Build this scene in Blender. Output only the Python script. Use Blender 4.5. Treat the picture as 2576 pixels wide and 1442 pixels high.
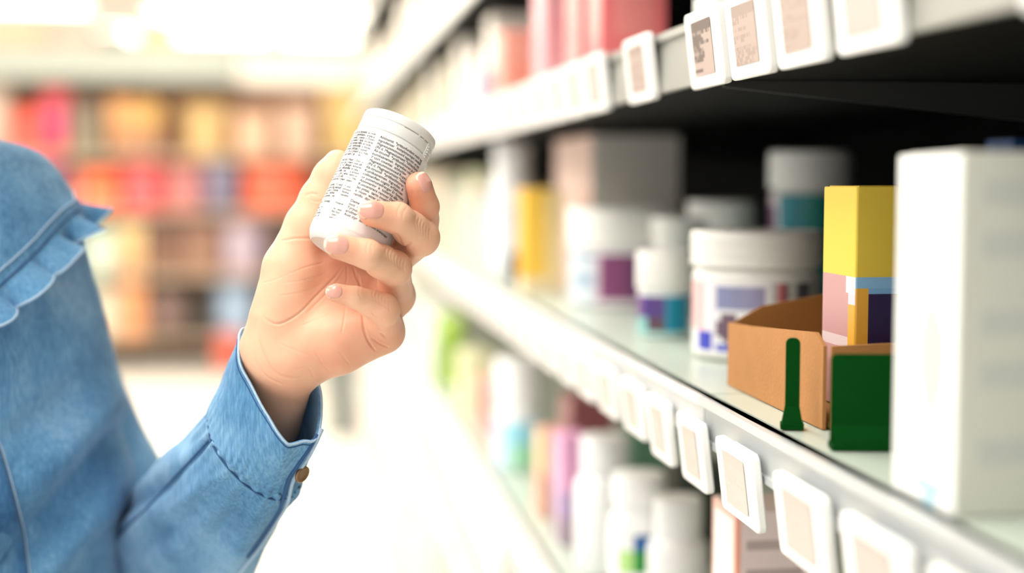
import bpy, bmesh, math, random
import numpy as np
from mathutils import Vector, noise as mnoise

# ------------------------------------------------------------------ scene, camera, light, exposure
for o in list(bpy.data.objects):
    bpy.data.objects.remove(o)
S = bpy.context.scene
COL = S.collection
W, H = 2576, 1442
FPX = W * 50.0 / 36.0
YAW, PITCH = math.radians(8.55), math.radians(4.25)
EYE = np.array([0.0, 0.0, 1.35])
EZ = EYE[2]
sy, cy, sp, cp = math.sin(YAW), math.cos(YAW), math.sin(PITCH), math.cos(PITCH)
FW = np.array([sy * cp, cy * cp, -sp])
RT = np.array([cy, -sy, 0.0])
UP = np.cross(RT, FW)

cam_d = bpy.data.cameras.new('camera')
cam_d.lens = 50; cam_d.sensor_width = 36; cam_d.clip_start = 0.02; cam_d.clip_end = 60
cam_d.dof.use_dof = True
cam_d.dof.focus_distance = 0.792
cam_d.dof.aperture_fstop = 2.3
cam = bpy.data.objects.new('camera', cam_d); COL.objects.link(cam)
cam.location = EYE
cam.rotation_euler = (math.pi / 2 - PITCH, 0, -YAW)
S.camera = cam

S.view_settings.view_transform = 'Standard'
S.view_settings.look = 'None'
S.view_settings.gamma = 1
S.view_settings.use_curve_mapping = False
S.view_settings.exposure = 0.08

world = bpy.data.worlds.new('world'); S.world = world
world.use_nodes = True
bgn = world.node_tree.nodes['Background']
bgn.inputs[0].default_value = (1.0, 0.98, 0.96, 1)
bgn.inputs[1].default_value = 1.05
LAMP = 11.0     # radiance of the luminous ceiling panels

# ------------------------------------------------------------------ projection helpers (pixel + real distance -> point in the shop)
def unproj(u, v, d):
    return EYE + d * (FW + (u - W / 2) / FPX * RT - (v - H / 2) / FPX * UP)
HD = 0.80
def pz(u, v, z=0.0):            # z in mm behind the bottle's distance
    return unproj(u, v, HD + z / 1000.0)
def project(P):
    q = np.asarray(P) - EYE
    d = q @ FW
    return W / 2 + FPX * (q @ RT) / d, H / 2 - FPX * (q @ UP) / d, d
def y_at(u, X, Z):              # distance along the aisle at which (X, Z) shows at column u ; Z relative to the eye
    k = (u - W / 2) / FPX
    return (k * (X * sy * cp - Z * sp) - X * cy) / (-sy - k * cy * cp)
def on_y(u, v, Y):              # point on the plane y = Y
    r = FW + (u - W / 2) / FPX * RT - (v - H / 2) / FPX * UP
    return EYE + r * (Y / r[1])

# ------------------------------------------------------------------ materials
def srgb(h):
    if isinstance(h, str):
        c = [int(h[i:i + 2], 16) / 255 for i in (0, 2, 4)]
    else:
        c = [x / 255 for x in h]
    return tuple(x / 12.92 if x <= 0.04045 else ((x + 0.055) / 1.055) ** 2.4 for x in c) + (1.0,)
MATS = {}
def mat(name, col, rough=0.45, noise=0.0, scale=30.0, spec=0.5, metal=0.0, bump=0.0, bscale=200.0, **kw):
    if name in MATS: return MATS[name]
    m = bpy.data.materials.new(name); m.use_nodes = True
    nt = m.node_tree; p = nt.nodes['Principled BSDF']
    c = srgb(col) if not (isinstance(col, tuple) and len(col) == 4) else col
    p.inputs['Base Color'].default_value = c
    p.inputs['Roughness'].default_value = rough
    p.inputs['Metallic'].default_value = metal
    p.inputs['Specular IOR Level'].default_value = spec
    tc = nt.nodes.new('ShaderNodeTexCoord')
    if noise:
        n = nt.nodes.new('ShaderNodeTexNoise'); n.inputs['Scale'].default_value = scale; n.inputs['Detail'].default_value = 4
        nt.links.new(tc.outputs['Object'], n.inputs['Vector'])
        r = nt.nodes.new('ShaderNodeMapRange'); r.inputs[3].default_value = 1 - noise; r.inputs[4].default_value = 1 + noise
        nt.links.new(n.outputs[0], r.inputs[0])
        mx = nt.nodes.new('ShaderNodeVectorMath'); mx.operation = 'SCALE'
        mx.inputs[0].default_value = c[:3]
        nt.links.new(r.outputs[0], mx.inputs['Scale']); nt.links.new(mx.outputs[0], p.inputs['Base Color'])
    if bump:
        n = nt.nodes.new('ShaderNodeTexNoise'); n.inputs['Scale'].default_value = bscale; n.inputs['Detail'].default_value = 3
        nt.links.new(tc.outputs['Object'], n.inputs['Vector'])
        b = nt.nodes.new('ShaderNodeBump'); b.inputs['Strength'].default_value = bump; b.inputs['Distance'].default_value = 0.001
        nt.links.new(n.outputs[0], b.inputs['Height']); nt.links.new(b.outputs[0], p.inputs['Normal'])
    for k, v in kw.items():
        p.inputs[k.replace('_', ' ')].default_value = v
    MATS[name] = m
    return m
def emit(name, col, s):
    m = bpy.data.materials.new(name); m.use_nodes = True
    nt = m.node_tree; p = nt.nodes['Principled BSDF']
    p.inputs['Base Color'].default_value = (0.8, 0.8, 0.8, 1)
    p.inputs['Emission Color'].default_value = srgb(col); p.inputs['Emission Strength'].default_value = s
    return m
def printed_mat(name, rough=0.35, coat=0.0):
    m = bpy.data.materials.new(name); m.use_nodes = True
    nt = m.node_tree; p = nt.nodes['Principled BSDF']
    a = nt.nodes.new('ShaderNodeAttribute'); a.attribute_name = 'print'
    nt.links.new(a.outputs['Color'], p.inputs['Base Color'])
    p.inputs['Roughness'].default_value = rough
    return m
PRINT = printed_mat('printed_carton', 0.42)
PRINTF = printed_mat('printed_film', 0.3)
WHITE = mat('white_plastic', 'f4f3ef', 0.35)
CAPW = mat('white_cap_plastic', 'f2f0ea', 0.4)

# ------------------------------------------------------------------ object helpers
def tag(o, label=None, cat=None, group=None, kind=None):
    if label: o['label'] = label
    if cat: o['category'] = cat
    if group: o['group'] = group
    if kind: o['kind'] = kind
    return o
def empty(name, loc, rz=0.0, rot=None):
    o = bpy.data.objects.new(name, None); COL.objects.link(o)
    o.empty_display_size = 0.02
    o.location = loc; o.rotation_euler = rot if rot else (0, 0, rz)
    return o
def obj(name, verts, faces, m, parent=None, smooth=True, cols=None, sharp=None):
    me = bpy.data.meshes.new(name)
    me.from_pydata([tuple(map(float, v)) for v in verts], [], [tuple(map(int, f)) for f in faces])
    if smooth:
        me.polygons.foreach_set('use_smooth', [True] * len(me.polygons))
        if sharp: me.set_sharp_from_angle(angle=math.radians(sharp))
    if cols is not None:
        a = me.color_attributes.new('print', 'FLOAT_COLOR', 'CORNER')
        data = []
        for p in me.polygons:
            data.extend(list(cols[p.index]) * p.loop_total)
        a.data.foreach_set('color', data)
    me.materials.append(m)
    o = bpy.data.objects.new(name, me); COL.objects.link(o)
    if parent: o.parent = parent
    me.update()
    return o
class MB:
    def __init__(s): s.v = []; s.f = []; s.c = []
    def add(s, v, f, c=None):
        n = len(s.v); s.v += [tuple(x) for x in v]; s.f += [tuple(i + n for i in q) for q in f]
        s.c += [c or (1, 1, 1, 1)] * len(f)
    def box(s, a, b, c=None):
        (x0, y0, z0), (x1, y1, z1) = a, b
        s.add([(x0, y0, z0), (x1, y0, z0), (x1, y1, z0), (x0, y1, z0), (x0, y0, z1), (x1, y0, z1), (x1, y1, z1), (x0, y1, z1)],
              [(0, 3, 2, 1), (4, 5, 6, 7), (0, 1, 5, 4), (1, 2, 6, 5), (2, 3, 7, 6), (3, 0, 4, 7)], c)
    def build(s, name, m, parent=None, smooth=False, cols=False, bevel=0.0, sharp=None):
        o = obj(name, s.v, s.f, m, parent, smooth, s.c if cols else None, sharp)
        if bevel:
            b = o.modifiers.new('bevel', 'BEVEL'); b.width = bevel; b.segments = 2; b.limit_method = 'ANGLE'
        return o
def lathe_data(prof, n=48, r0=0.0):
    v, f = [], []
    for (r, z) in prof:
        for i in range(n):
            a = 2 * math.pi * i / n
            v.append((r * math.cos(a), r * math.sin(a), z))
    for j in range(len(prof) - 1):
        for i in range(n):
            k = (i + 1) % n
            f.append((j * n + i, j * n + k, (j + 1) * n + k, (j + 1) * n + i))
    f.append(tuple(range(n - 1, -1, -1)))
    f.append(tuple((len(prof) - 1) * n + i for i in range(n)))
    return v, f
def lathe(name, prof, m, parent=None, n=48, sharp=40):
    v, f = lathe_data(prof, n)
    return obj(name, v, f, m, parent, True, None, sharp)
def tube_data(pts, r, n=8, closed=False):
    pts = [np.array(p, float) for p in pts]
    v, f = [], []
    m = len(pts); prev = None
    for i, p in enumerate(pts):
        a = pts[(i - 1) % m] if (closed or i > 0) else p
        b = pts[(i + 1) % m] if (closed or i < m - 1) else p
        t = (b - a) / (np.linalg.norm(b - a) + 1e-12)
        if prev is None:
            h = np.array([0, 0, 1.0]) if abs(t[2]) < 0.9 else np.array([1.0, 0, 0])
            e = np.cross(t, h)
        else:
            e = prev - t * (prev @ t)
        e /= np.linalg.norm(e); prev = e
        g = np.cross(t, e)
        rr = r[i] if hasattr(r, '__len__') else r
        for k in range(n):
            an = 2 * math.pi * k / n
            v.append(p + rr * (math.cos(an) * e + math.sin(an) * g))
    for i in range(m if closed else m - 1):
        j = (i + 1) % m
        for k in range(n):
            l = (k + 1) % n
            f.append((i * n + k, i * n + l, j * n + l, j * n + k))
    if not closed:
        f.append(tuple(range(n - 1, -1, -1))); f.append(tuple((m - 1) * n + k for k in range(n)))
    return v, f
def spline(pts, n, closed=False):
    P = np.array(pts, float); m = len(P); out = []
    segs = m if closed else m - 1
    for s_ in np.linspace(0, segs, n, endpoint=not closed):
        i = min(int(s_), segs - 1); t = s_ - i
        g = (lambda k: P[k % m]) if closed else (lambda k: P[min(max(k, 0), m - 1)])
        p0, p1, p2, p3 = g(i - 1), g(i), g(i + 1), g(i + 2)
        out.append(0.5 * ((2 * p1) + (-p0 + p2) * t + (2 * p0 - 5 * p1 + 4 * p2 - p3) * t * t + (-p0 + 3 * p1 - 3 * p2 + p3) * t ** 3))
    return np.array(out)
def printed_box(name, w, d, h, fn, parent=None, m=None, res=14, bevel=0.0012):
    """carton: x in [-w/2,w/2], y in [-d/2,d/2], z in [0,h]; fn(face, a, b) -> hex or rgba ; faces: aisle(-x) near(-y) top right far"""
    mb = MB()
    def face(fid, org, ua, va, nu, nv):
        for i in range(nu):
            for j in range(nv):
                c = fn(fid, (i + .5) / nu, (j + .5) / nv)
                c = srgb(c) if isinstance(c, str) else c
                q = [org + ua * (x / nu) + va * (y / nv) for x, y in ((i, j), (i + 1, j), (i + 1, j + 1), (i, j + 1))]
                mb.add(q, [(0, 1, 2, 3)], c)
    V = lambda *a: np.array(a, float)
    X, Y, Z = V(w, 0, 0), V(0, d, 0), V(0, 0, h)
    O = V(-w / 2, -d / 2, 0)
    face('near', O, X, Z, res, res)
    face('aisle', O + Y, -Y, Z, res, res)
    face('right', O + X, Y, Z, 4, 4)
    face('far', O + X + Y, -X, Z, 4, 4)
    face('top', O + Z, X, Y, 4, 4)
    face('bottom', O + Y, X, -Y, 2, 2)
    o = mb.build(name, m or PRINT, parent, cols=True)
    bm = bmesh.new(); bm.from_mesh(o.data); bmesh.ops.remove_doubles(bm, verts=bm.verts, dist=1e-6); bm.to_mesh(o.data); bm.free()
    b = o.modifiers.new('bevel', 'BEVEL'); b.width = bevel; b.segments = 2; b.limit_method = 'ANGLE'; b.angle_limit = 0.8
    return o
def vis(a):      # -1 (aisle edge) .. 1 (inner edge) across the part of a jar one sees from the aisle
    return math.sin(math.radians(a - 252)) if 162 < a < 342 else None
def printed_label(name, r, z0, z1, fn, parent, n=72, nz=20, m=None):
    """wrapped label: fn(angle_deg, height 0..1); angle 0 = +x, counter-clockwise, the aisle side is 180 and the near side 270"""
    v, f, c = [], [], []
    for j in range(nz + 1):
        for i in range(n):
            a = 2 * math.pi * i / n
            v.append((r * math.cos(a), r * math.sin(a), z0 + (z1 - z0) * j / nz))
    for j in range(nz):
        for i in range(n):
            k = (i + 1) % n
            f.append((j * n + i, j * n + k, (j + 1) * n + k, (j + 1) * n + i))
            q = fn((i + .5) * 360 / n, (j + .5) / nz); c.append(srgb(q) if isinstance(q, str) else q)
    return obj(name, v, f, m or PRINTF, parent, True, c)

# ------------------------------------------------------------------ the shop: floor, ceiling, end wall
XS = 0.247                       # front of the shelving along the aisle
FARY = 10.6
m_floor = mat('polished_tile_floor', 'f1efe8', 0.18, noise=0.03, scale=2.0)
m_ceil = mat('white_ceiling', 'f6f3ea', 0.8)
m_wall = mat('pale_wall', 'f3ede0', 0.7)
def plane(name, a, b, c, d, m, kind='structure'):
    o = obj(name, [a, b, c, d], [(0, 1, 2, 3)], m, None, False)
    o['kind'] = kind; return o
def slab(name, a, b, m):
    mb = MB(); mb.box(a, b); o = mb.build(name, m); o['kind'] = 'structure'; return o
slab('floor', (-5, -1.5, -0.1), (1.6, FARY + 4.1, 0), m_floor)
slab('ceiling', (-5, -1.5, 2.75), (1.6, FARY + 4.1, 2.85), m_ceil)
slab('wall_back', (-5, FARY + 4.0, 0), (1.6, FARY + 4.1, 2.75), m_wall)
m_panel = emit('luminous_panel', 'fffaf3', LAMP)
m_panel_far = emit('luminous_panel_far', 'fff2dc', LAMP * 2.3)
m_panel_end = emit('luminous_panel_end', 'fff6e4', 6.0)
m_alu = mat('lamp_frame_white', 'eeeeea', 0.4)
LAMPS = [(-0.5, 0.3), (-0.5, 1.8), (-0.6, 3.4), (-0.7, 5.2), (-0.75, 7.0), (-0.75, 8.9), (-2.2, 0.7), (-2.2, 2.4), (-2.5, 4.4), (-2.5, 6.4), (-2.5, 8.6), (-0.75, 12.1), (0.2, 12.1), (-2.05, 11.6), (-0.7, 13.8), (0.3, 13.8), (-1.9, 13.8)]  # the last three panels are added to wash the end wall with light
names = ['above the front of the aisle', 'over the person and the shelves', 'over the middle of the aisle', 'second beyond the aisle middle', 'over the far part of the aisle', 'nearest the far display',
         'left row, above the front', 'left row, beside the person', 'left row, second beyond the person', 'left row, far part', 'left row, nearest the far display', 'behind the far display, middle one of the three in view', 'behind the far display, rightmost one', 'behind the far display, at the left', 'added to brighten the end wall, middle one', 'added to brighten the end wall, rightmost one', 'added to brighten the end wall, left one']
for (x, y), nm in zip(LAMPS, names):
    t = empty('ceiling_light', (x, y, 2.75))
    tag(t, 'bright square ceiling light panel ' + nm, 'ceiling light', 'luminous ceiling panels')
    mb = MB(); a, b = 0.42, 0.42
    for (q0, q1) in (((-a - .03, -b - .03), (a + .03, -b)), ((-a - .03, b), (a + .03, b + .03)), ((-a - .03, -b), (-a, b)), ((a, -b), (a + .03, b))):
        mb.box((q0[0], q0[1], -0.03), (q1[0], q1[1], -0.0005))
    mb.build('frame', m_alu, t)
    mb = MB(); mb.box((-a, -b, -0.02), (a, b, -0.005)); mb.build('diffuser', m_panel if y < 4.5 else (m_panel_far if y < 11 else m_panel_end), t)

# ------------------------------------------------------------------ the shelving along the right of the aisle
m_black = mat('black_shelf_metal', (0.0032, 0.0032, 0.0033, 1), 0.7, spec=0.06)
m_shelf = mat('pale_shelf_top', 'b9c4b8', 0.3)
m_pale = mat('pale_shelf_metal', 'd6d2c8', 0.5)
m_rail = mat('white_price_rail', 'e6e6e3', 0.35)
m_railn = mat('clear_grey_price_rail', 'bfc2c2', 0.3)
m_railg = mat('grey_price_rail', '9a9a92', 0.3)
m_clear = mat('clear_strip', 'dfe6e4', 0.1)
SH = [('second', 0.60), ('third', 0.285), ('upper', 0.085), ('middle', -0.131), ('lower', -0.385), ('low', -0.58), ('deep', -0.83), ('base', -1.15)]
UPZ, MIDZ, LOWZ = 0.085, -0.131, -0.385
DEPTH = 0.42
bays = [(-0.20, 0.84), (0.84, 1.88), (1.88, 2.92), (2.92, 3.96), (3.96, 5.0), (5.0, 6.04)]
bnames = ['nearest the camera, behind the tall white box', 'second from the camera, holding the white tubs', 'third from the camera', 'fourth from the camera', 'fifth from the camera', 'at the far end of the aisle']
for (y0, y1), nm in zip(bays, bnames):
    t = empty('shelving_bay', (XS, y0, 0))
    tag(t, 'white fronted shop shelving bay with black back, ' + nm, 'shelving', 'shelving bays along the aisle')
    L = y1 - y0
    mb = MB(); mb.box((DEPTH + .0005, 0.001, EZ + MIDZ - .024), (DEPTH + 0.02, L - 0.001, 2.0)); mb.build('back_panel', m_black, t)
    mb = MB(); mb.box((DEPTH, 0.001, 0.0), (DEPTH + 0.02, L - 0.001, EZ + MIDZ - .0245)); mb.build('lower_back_panel', m_pale, t)
    mb = MB(); mb.box((0.03, 0.001, 0.0), (DEPTH, L - 0.001, EZ - 1.15 - 0.03)); mb.build('kick_plate', m_rail, t)
    for nm2, z in SH:
        zz = EZ + z
        mb = MB(); mb.box((0.004, 0.001, zz - 0.024), (DEPTH, L - 0.001, zz - 0.004)); s = mb.build('shelf', m_black if z > 0 else m_pale, t)
        mb = MB(); mb.box((0.004, 0.001, zz - 0.004), (DEPTH, L - 0.001, zz)); mb.build('shelf_top', m_shelf, s)
        mb = MB()
        if z > 0:
            mb.box((-0.001, 0.001, zz - 0.025), (0.004, L - 0.001, zz + 0.013))
            mb.box((-0.004, 0.001, zz + 0.009), (0.004, L - .001, zz + .014))
        else:
            mb.box((-0.001, 0.001, zz - 0.030), (0.004, L - 0.001, zz - 0.001)); mb.box((-0.005, 0.001, zz - 0.006), (0.004, L - .001, zz - .001))
            mb.box((-0.003, 0.001, zz - 0.030), (0.004, L - .001, zz - .026))
        mb.build('price_rail', m_railg if (z > 0 and y0 < 1) else (m_railn if y0 < .5 else m_rail), s)
    # cantilever bracket at the joint, deeper at the back
    mb = MB()
    zz = EZ + UPZ - 0.024
    mb.add([(0.01, .0025, zz), (DEPTH, .0025, zz), (DEPTH, .0025, zz - 0.045), (0.01, .0025, zz - 0.004),
            (0.01, .0055, zz), (DEPTH, .0055, zz), (DEPTH, .0055, zz - 0.045), (0.01, .0055, zz - 0.004)],
           [(0, 1, 2, 3), (7, 6, 5, 4), (3, 2, 6, 7), (0, 3, 7, 4), (1, 5, 6, 2), (0, 4, 5, 1)])
    mb.build('bracket', mat('bracket_dark_metal', '2c2c2a', 0.4), t)

# price tags -----------------------------------------------------------------
m_case = mat('tag_case_white', 'f4f3f0', 0.4)
m_clip = mat('tag_clip_clear', 'aab6c6', 0.15)
rng = random.Random(4)
def price_tag(y0, y1, ztop, label, group, dark=0.0, h=0.041, tilt=7.0, detail=True, lean=True):
    yc, hw_ = (y0 + y1) / 2, (y1 - y0) * .455
    y0, y1 = yc - hw_, yc + hw_
    w = y1 - y0
    t = empty('price_tag', (XS - 0.0125, (y0 + y1) / 2, EZ + ztop), rot=(0, math.radians(-tilt), 0))
    tag(t, label, 'price tag', group)
    # rounded case, local: x thickness (front at -x), y width, z down
    def rr(hw, z0, z1, rad, n=5):
        pts = []
        for (cx_, cz_, a0) in ((hw - rad, z1 - rad, 0), (-hw + rad, z1 - rad, 90), (-hw + rad, z0 + rad, 180), (hw - rad, z0 + rad, 270)):
            for k in range(n + 1):
                a = math.radians(a0 + 90 * k / n); pts.append((cx_ + rad * math.cos(a), cz_ + rad * math.sin(a)))
        return pts
    def prism(outline, x0, x1):
        n = len(outline)
        v = [(x0, a, b) for a, b in outline] + [(x1, a, b) for a, b in outline]
        f = [tuple(range(n))[::-1], tuple(range(n, 2 * n))] + [(i, (i + 1) % n, n + (i + 1) % n, n + i) for i in range(n)]
        return v, f
    v, f = prism(rr(w / 2, -h, 0, 0.004), 0.001, 0.0065)
    # note: front (x0) face must look along -x
    o = obj('case', v, [q[::-1] for q in f], m_case, t, True, None, 35)
    b = o.modifiers.new('bevel', 'BEVEL'); b.width = 0.0012; b.segments = 2; b.limit_method = 'ANGLE'
    # display: printed grid
    mb = MB(); nu, nv = 26, 16
    dw, dz0, dz1 = w * 0.29, -h * 0.84, -h * 0.14
    base = srgb('b9a59a') if dark > .3 else srgb('c6bab2'); ink = srgb('33241d') if dark > .5 else srgb('7a665c')
    rows = [(rng.random() < .75, rng.uniform(.3, 1)) for _ in range(nv)]
    for i in range(nu):
        for j in range(nv):
            a, c = (i + .5) / nu, (j + .5) / nv
            dk = False
            if dark and rows[j][0] and a < rows[j][1] and rng.random() < (0.55 + 0.3 * dark): dk = True
            if c > .82 and dark: dk = True
            yy0, yy1 = -dw + 2 * dw * i / nu, -dw + 2 * dw * (i + 1) / nu
            z0, z1 = dz0 + (dz1 - dz0) * j / nv, dz0 + (dz1 - dz0) * (j + 1) / nv
            mb.add([(.0006, -yy0, z0), (.0006, -yy1, z0), (.0006, -yy1, z1), (.0006, -yy0, z1)], [(0, 1, 2, 3)],
                   tuple(base[q] * (1 - .75 * dark) + ink[q] * .75 * dark for q in range(3)) + (1,) if dk else base)
    mb.build('display', PRINT, t, cols=True)
    mb = MB(); mb.box((0.0066, -w * .32, -h * .8), (0.009, w * .32, -h * .05)); mb.box((0.009, -w * .2, -h * .5), (0.0105, w * .2, -h * .1))
    mb.build('clip', m_clip, t)
up = [(0.395, 0.455), (0.548, 0.621), (0.630, 0.701), (0.707, 0.780), (0.786, 0.862), (0.950, 1.03)]
upl = ['cut off at the top right corner of the photo', 'fifth white price tag on upper rail, widest and blurred, before the gap', 'white price tag on upper rail with reddish faint screen',
       'white price tag on upper rail with greyish brown screen', 'white price tag on upper rail with the darkest brown screen, sharpest of its rail', 'lone white price tag left of the dark screened one on upper rail']
upl[0] = 'white price tag on upper rail ' + upl[0]; upl[1] = 'widest blurred white price tag on upper rail with empty pale screen'
for (a, b), l, dk in zip(up, upl, (0, 0, .35, .5, 1, .5)):
    price_tag(a, b, 0.101, l, 'price tags on the upper rail', dk, h=0.046)
ylist = [1.10 + .084 * i for i in range(20)]
for y in ylist:
    price_tag(y, y + .078, 0.101, 'white price tag in the blurred distant run of the upper rail', 'distant price tags on the upper rail', 0.2, h=0.046)
lo = [(0.430, 0.508), (0.520, 0.597), (0.612, 0.687), (0.714, 0.787), (0.812, 0.872), (0.894, 0.952)]
lol = ['large blurred white price tag on middle rail at the bottom edge, below the tall white box', 'blurred white price tag on middle rail right of the fully visible ones',
       'big soft white price tag on middle rail under the dark green card', 'white price tag on middle rail below the kraft tray, above pink text box',
       'sharp white price tag on middle rail with clear clip, left of the kraft tray', 'white price tag on middle rail leading the blurred run of tags']
lol[0] = 'large blurred white price tag on middle rail at the lower right edge'
for (a, b), l in zip(lo, lol):
    price_tag(a, b, -0.146, l, 'price tags on the middle rail', 0.12, h=0.043)
for i in range(18):
    y = .965 + .088 * i
    price_tag(y, y + .070, -0.146, 'white price tag in the blurred distant run of the middle rail', 'distant price tags on the middle rail', 0.1, h=0.039)
for i in range(14):
    y = 1.05 + .1 * i
    price_tag(y, y + .078, -0.405, 'white blurred price tag on the lower rail under the middle shelf', 'price tags on the lower rail', 0.0, h=0.039)

# ------------------------------------------------------------------ goods
def carton(loc, w, d, h, fn, label, cat='carton', group=None, rz=0.0, name='carton', res=14):
    t = empty(name, loc, rz); tag(t, label, cat, group)
    printed_box('body', w, d, h, fn, t, res=res)
    mb = MB()      # tuck flap line on the lid
    mb.box((-w * .46, -d * .44, h - .0005), (w * .46, d * .46, h + .0006)); mb.build('lid_flap', mat('flap_' + label[:18], (lambda c: c if not isinstance(c, str) else srgb(c))(fn('top', .5, .5)), .5), t)
    return t
def flat(c): return lambda f, a, b: c
def jar(loc, r, h, lidh, body_c, label_fn, label, cat='jar', group=None, lid_r=1.03, cap_c=None, name='supplement_jar', lab=(0.06, 0.9), ridges=False):
    t = empty(name, loc); tag(t, label, cat, group)
    bh = h - lidh
    bm_ = mat('jarbody_' + str(body_c), body_c, 0.3)
    lathe('body', [(r * .9, 0), (r * .97, .001), (r, .004), (r, bh - .006), (r * .97, bh - .002), (r * .9, bh), (r * .88, bh + .002)], bm_, t)
    lr = r * lid_r
    prof = [(lr * .98, bh + .0012), (lr, bh + .002)]
    if ridges:
        prof += [(lr, bh + lidh * .30), (lr * .985, bh + lidh * .32), (lr * .985, bh + lidh * .36), (lr, bh + lidh * .38), (lr, bh + lidh * .62), (lr * .985, bh + lidh * .64), (lr * .985, bh + lidh * .68), (lr, bh + lidh * .7)]
    prof += [(lr, h - .004), (lr * .99, h - .0015), (lr * .96, h), (lr * .85, h - .0005)]
    lathe('lid', prof, mat('lid_' + (cap_c or 'f2f0ea'), cap_c or 'f2f0ea', 0.4), t)
    if label_fn:
        printed_label('label', r + .0004, bh * lab[0], bh * lab[1], label_fn, t)
    return t
def bottle(loc, r, h, body_c, cap_c, label, label_fn=None, cat='bottle', group=None, cap_r=0.55, cap_h=0.16, name='bottle', lab=(.12, .8)):
    t = empty(name, loc); tag(t, label, cat, group)
    hb = h * (1 - cap_h)
    lathe('body', [(r * .9, 0), (r, .004), (r, hb * .82), (r * .96, hb * .88), (r * .8, hb * .95), (r * cap_r * .9, hb), (r * cap_r * .9, hb + .003)], mat('bot_' + body_c, body_c, .3), t, n=36)
    lathe('cap', [(r * cap_r, hb + .001), (r * cap_r, h - .003), (r * cap_r * .93, h), (r * cap_r * .5, h)], mat('cap_' + cap_c, cap_c, .4), t, n=36)
    if label_fn: printed_label('label', r + .0004, hb * .82 * lab[0], hb * .82 * lab[1], label_fn, t, n=48, nz=14)
    return t
def pouch(loc, w, d, h, col, label, group=None, rz=0.0, col2=None, cat='pouch', name='pouch'):
    """stand-up bag: puffed body, crimped top seal"""
    t = empty(name, loc, rz); tag(t, label, cat, group)
    v, f, c = [], [], []
    nu, nv = 20, 14
    for side in (-1, 1):
        b = len(v)
        for j in range(nv + 1):
            s = j / nv
            for i in range(nu + 1):
                a = i / nu
                prof = (math.sin(math.pi * min(max(a, 0), 1)) ** .5) * (1 - s ** 3) ** .6 if s < 1 else 0
                puff = d / 2 * prof
                wob = .02 * math.sin(9 * a + 3 * s) * (1 - s)
                v.append(((a - .5) * w * (1 - .04 * math.sin(math.pi * s)), side * (puff + .0006) * (1 + wob), s * h))
        for j in range(nv):
            for i in range(nu):
                q = (b + j * (nu + 1) + i, b + j * (nu + 1) + i + 1, b + (j + 1) * (nu + 1) + i + 1, b + (j + 1) * (nu + 1) + i)
                f.append(q if side < 0 else q[::-1]); 
                cc = col2 if (col2 and .25 < j / nv < .62 and .15 < i / nu < .85) else col
                c.append(srgb(cc))
    obj('body', v, f, PRINTF, t, True, c)
    mb = MB(); mb.box((-w * .49, -.0025, h - .002), (w * .49, .0025, h + .03 * h)); mb.build('top_seal', mat('seal_' + col, col, .4), t)
    return t
def P(X, Y, Z): return (X, Y, EZ + Z + 0.0007)

# --- middle shelf
def ell(a, b, ca, cb, ra, rb): return ((a - ca) / ra) ** 2 + ((b - cb) / rb) ** 2 < 1
def f_white(face, a, b):
    if face == 'aisle':
        if ell(a, b, .55, .83, .16, .05): return 'dfe2ee'
        if ell(a, b, .5, .62, .2, .045): return 'd4def0'
        if ell(a, b, .62, .42, .2, .16): return 'f2ecc4'
        if .12 < b < .34 and abs((a - .2) - (.34 - b) * 1.4) < .07: return ('f0d8d4' if b > .26 else 'bfe6e2')
        if ell(a, b, .62, .05, .22, .035): return 'a9d5e6'
        return 'f5f6f3'
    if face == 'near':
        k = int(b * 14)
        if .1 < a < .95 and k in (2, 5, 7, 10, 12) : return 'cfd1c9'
        return 'dcdccf'  # near face greyer than the aisle face: its shade is put into the colour
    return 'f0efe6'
carton(P(.25 + .045, .512 + .0285, MIDZ), .09, .057, .141, f_white, 'tall white carton standing nearest the camera at the right edge', res=28)
def f_yel(face, a, b):
    if b > .60 or face == 'top': return 'f2d344' if face == 'aisle' else 'eccb48'
    if face == 'aisle':
        if a > .72 and b > .53: return 'f4f0ee'
        if a > .8 and b < .47: return 'eeb23c'
        if b < .32 and b > .27 : return 'e8d4d4'
        return 'cf9d9c' if a < .8 else 'e6dbe4'
    if face == 'near':
        if b > .55: return '8fc0e8' if a < .52 else 'd2688a'
        if a < .12: return 'f0b440'
        if a < .5: return '2a1d4c' if b < .53 else '7fb4e4'
        if b < .34 and b > .22: return 'e9e9ee'
        if b <= .22: return '57305e'
        return 'b2687f'
    return 'c59aa0'
carton(P(.30 + .031, .737 + .024, MIDZ + .004), .062, .048, .123, f_yel, 'yellow topped carton with mauve and navy print standing in the kraft tray', res=40)
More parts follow.
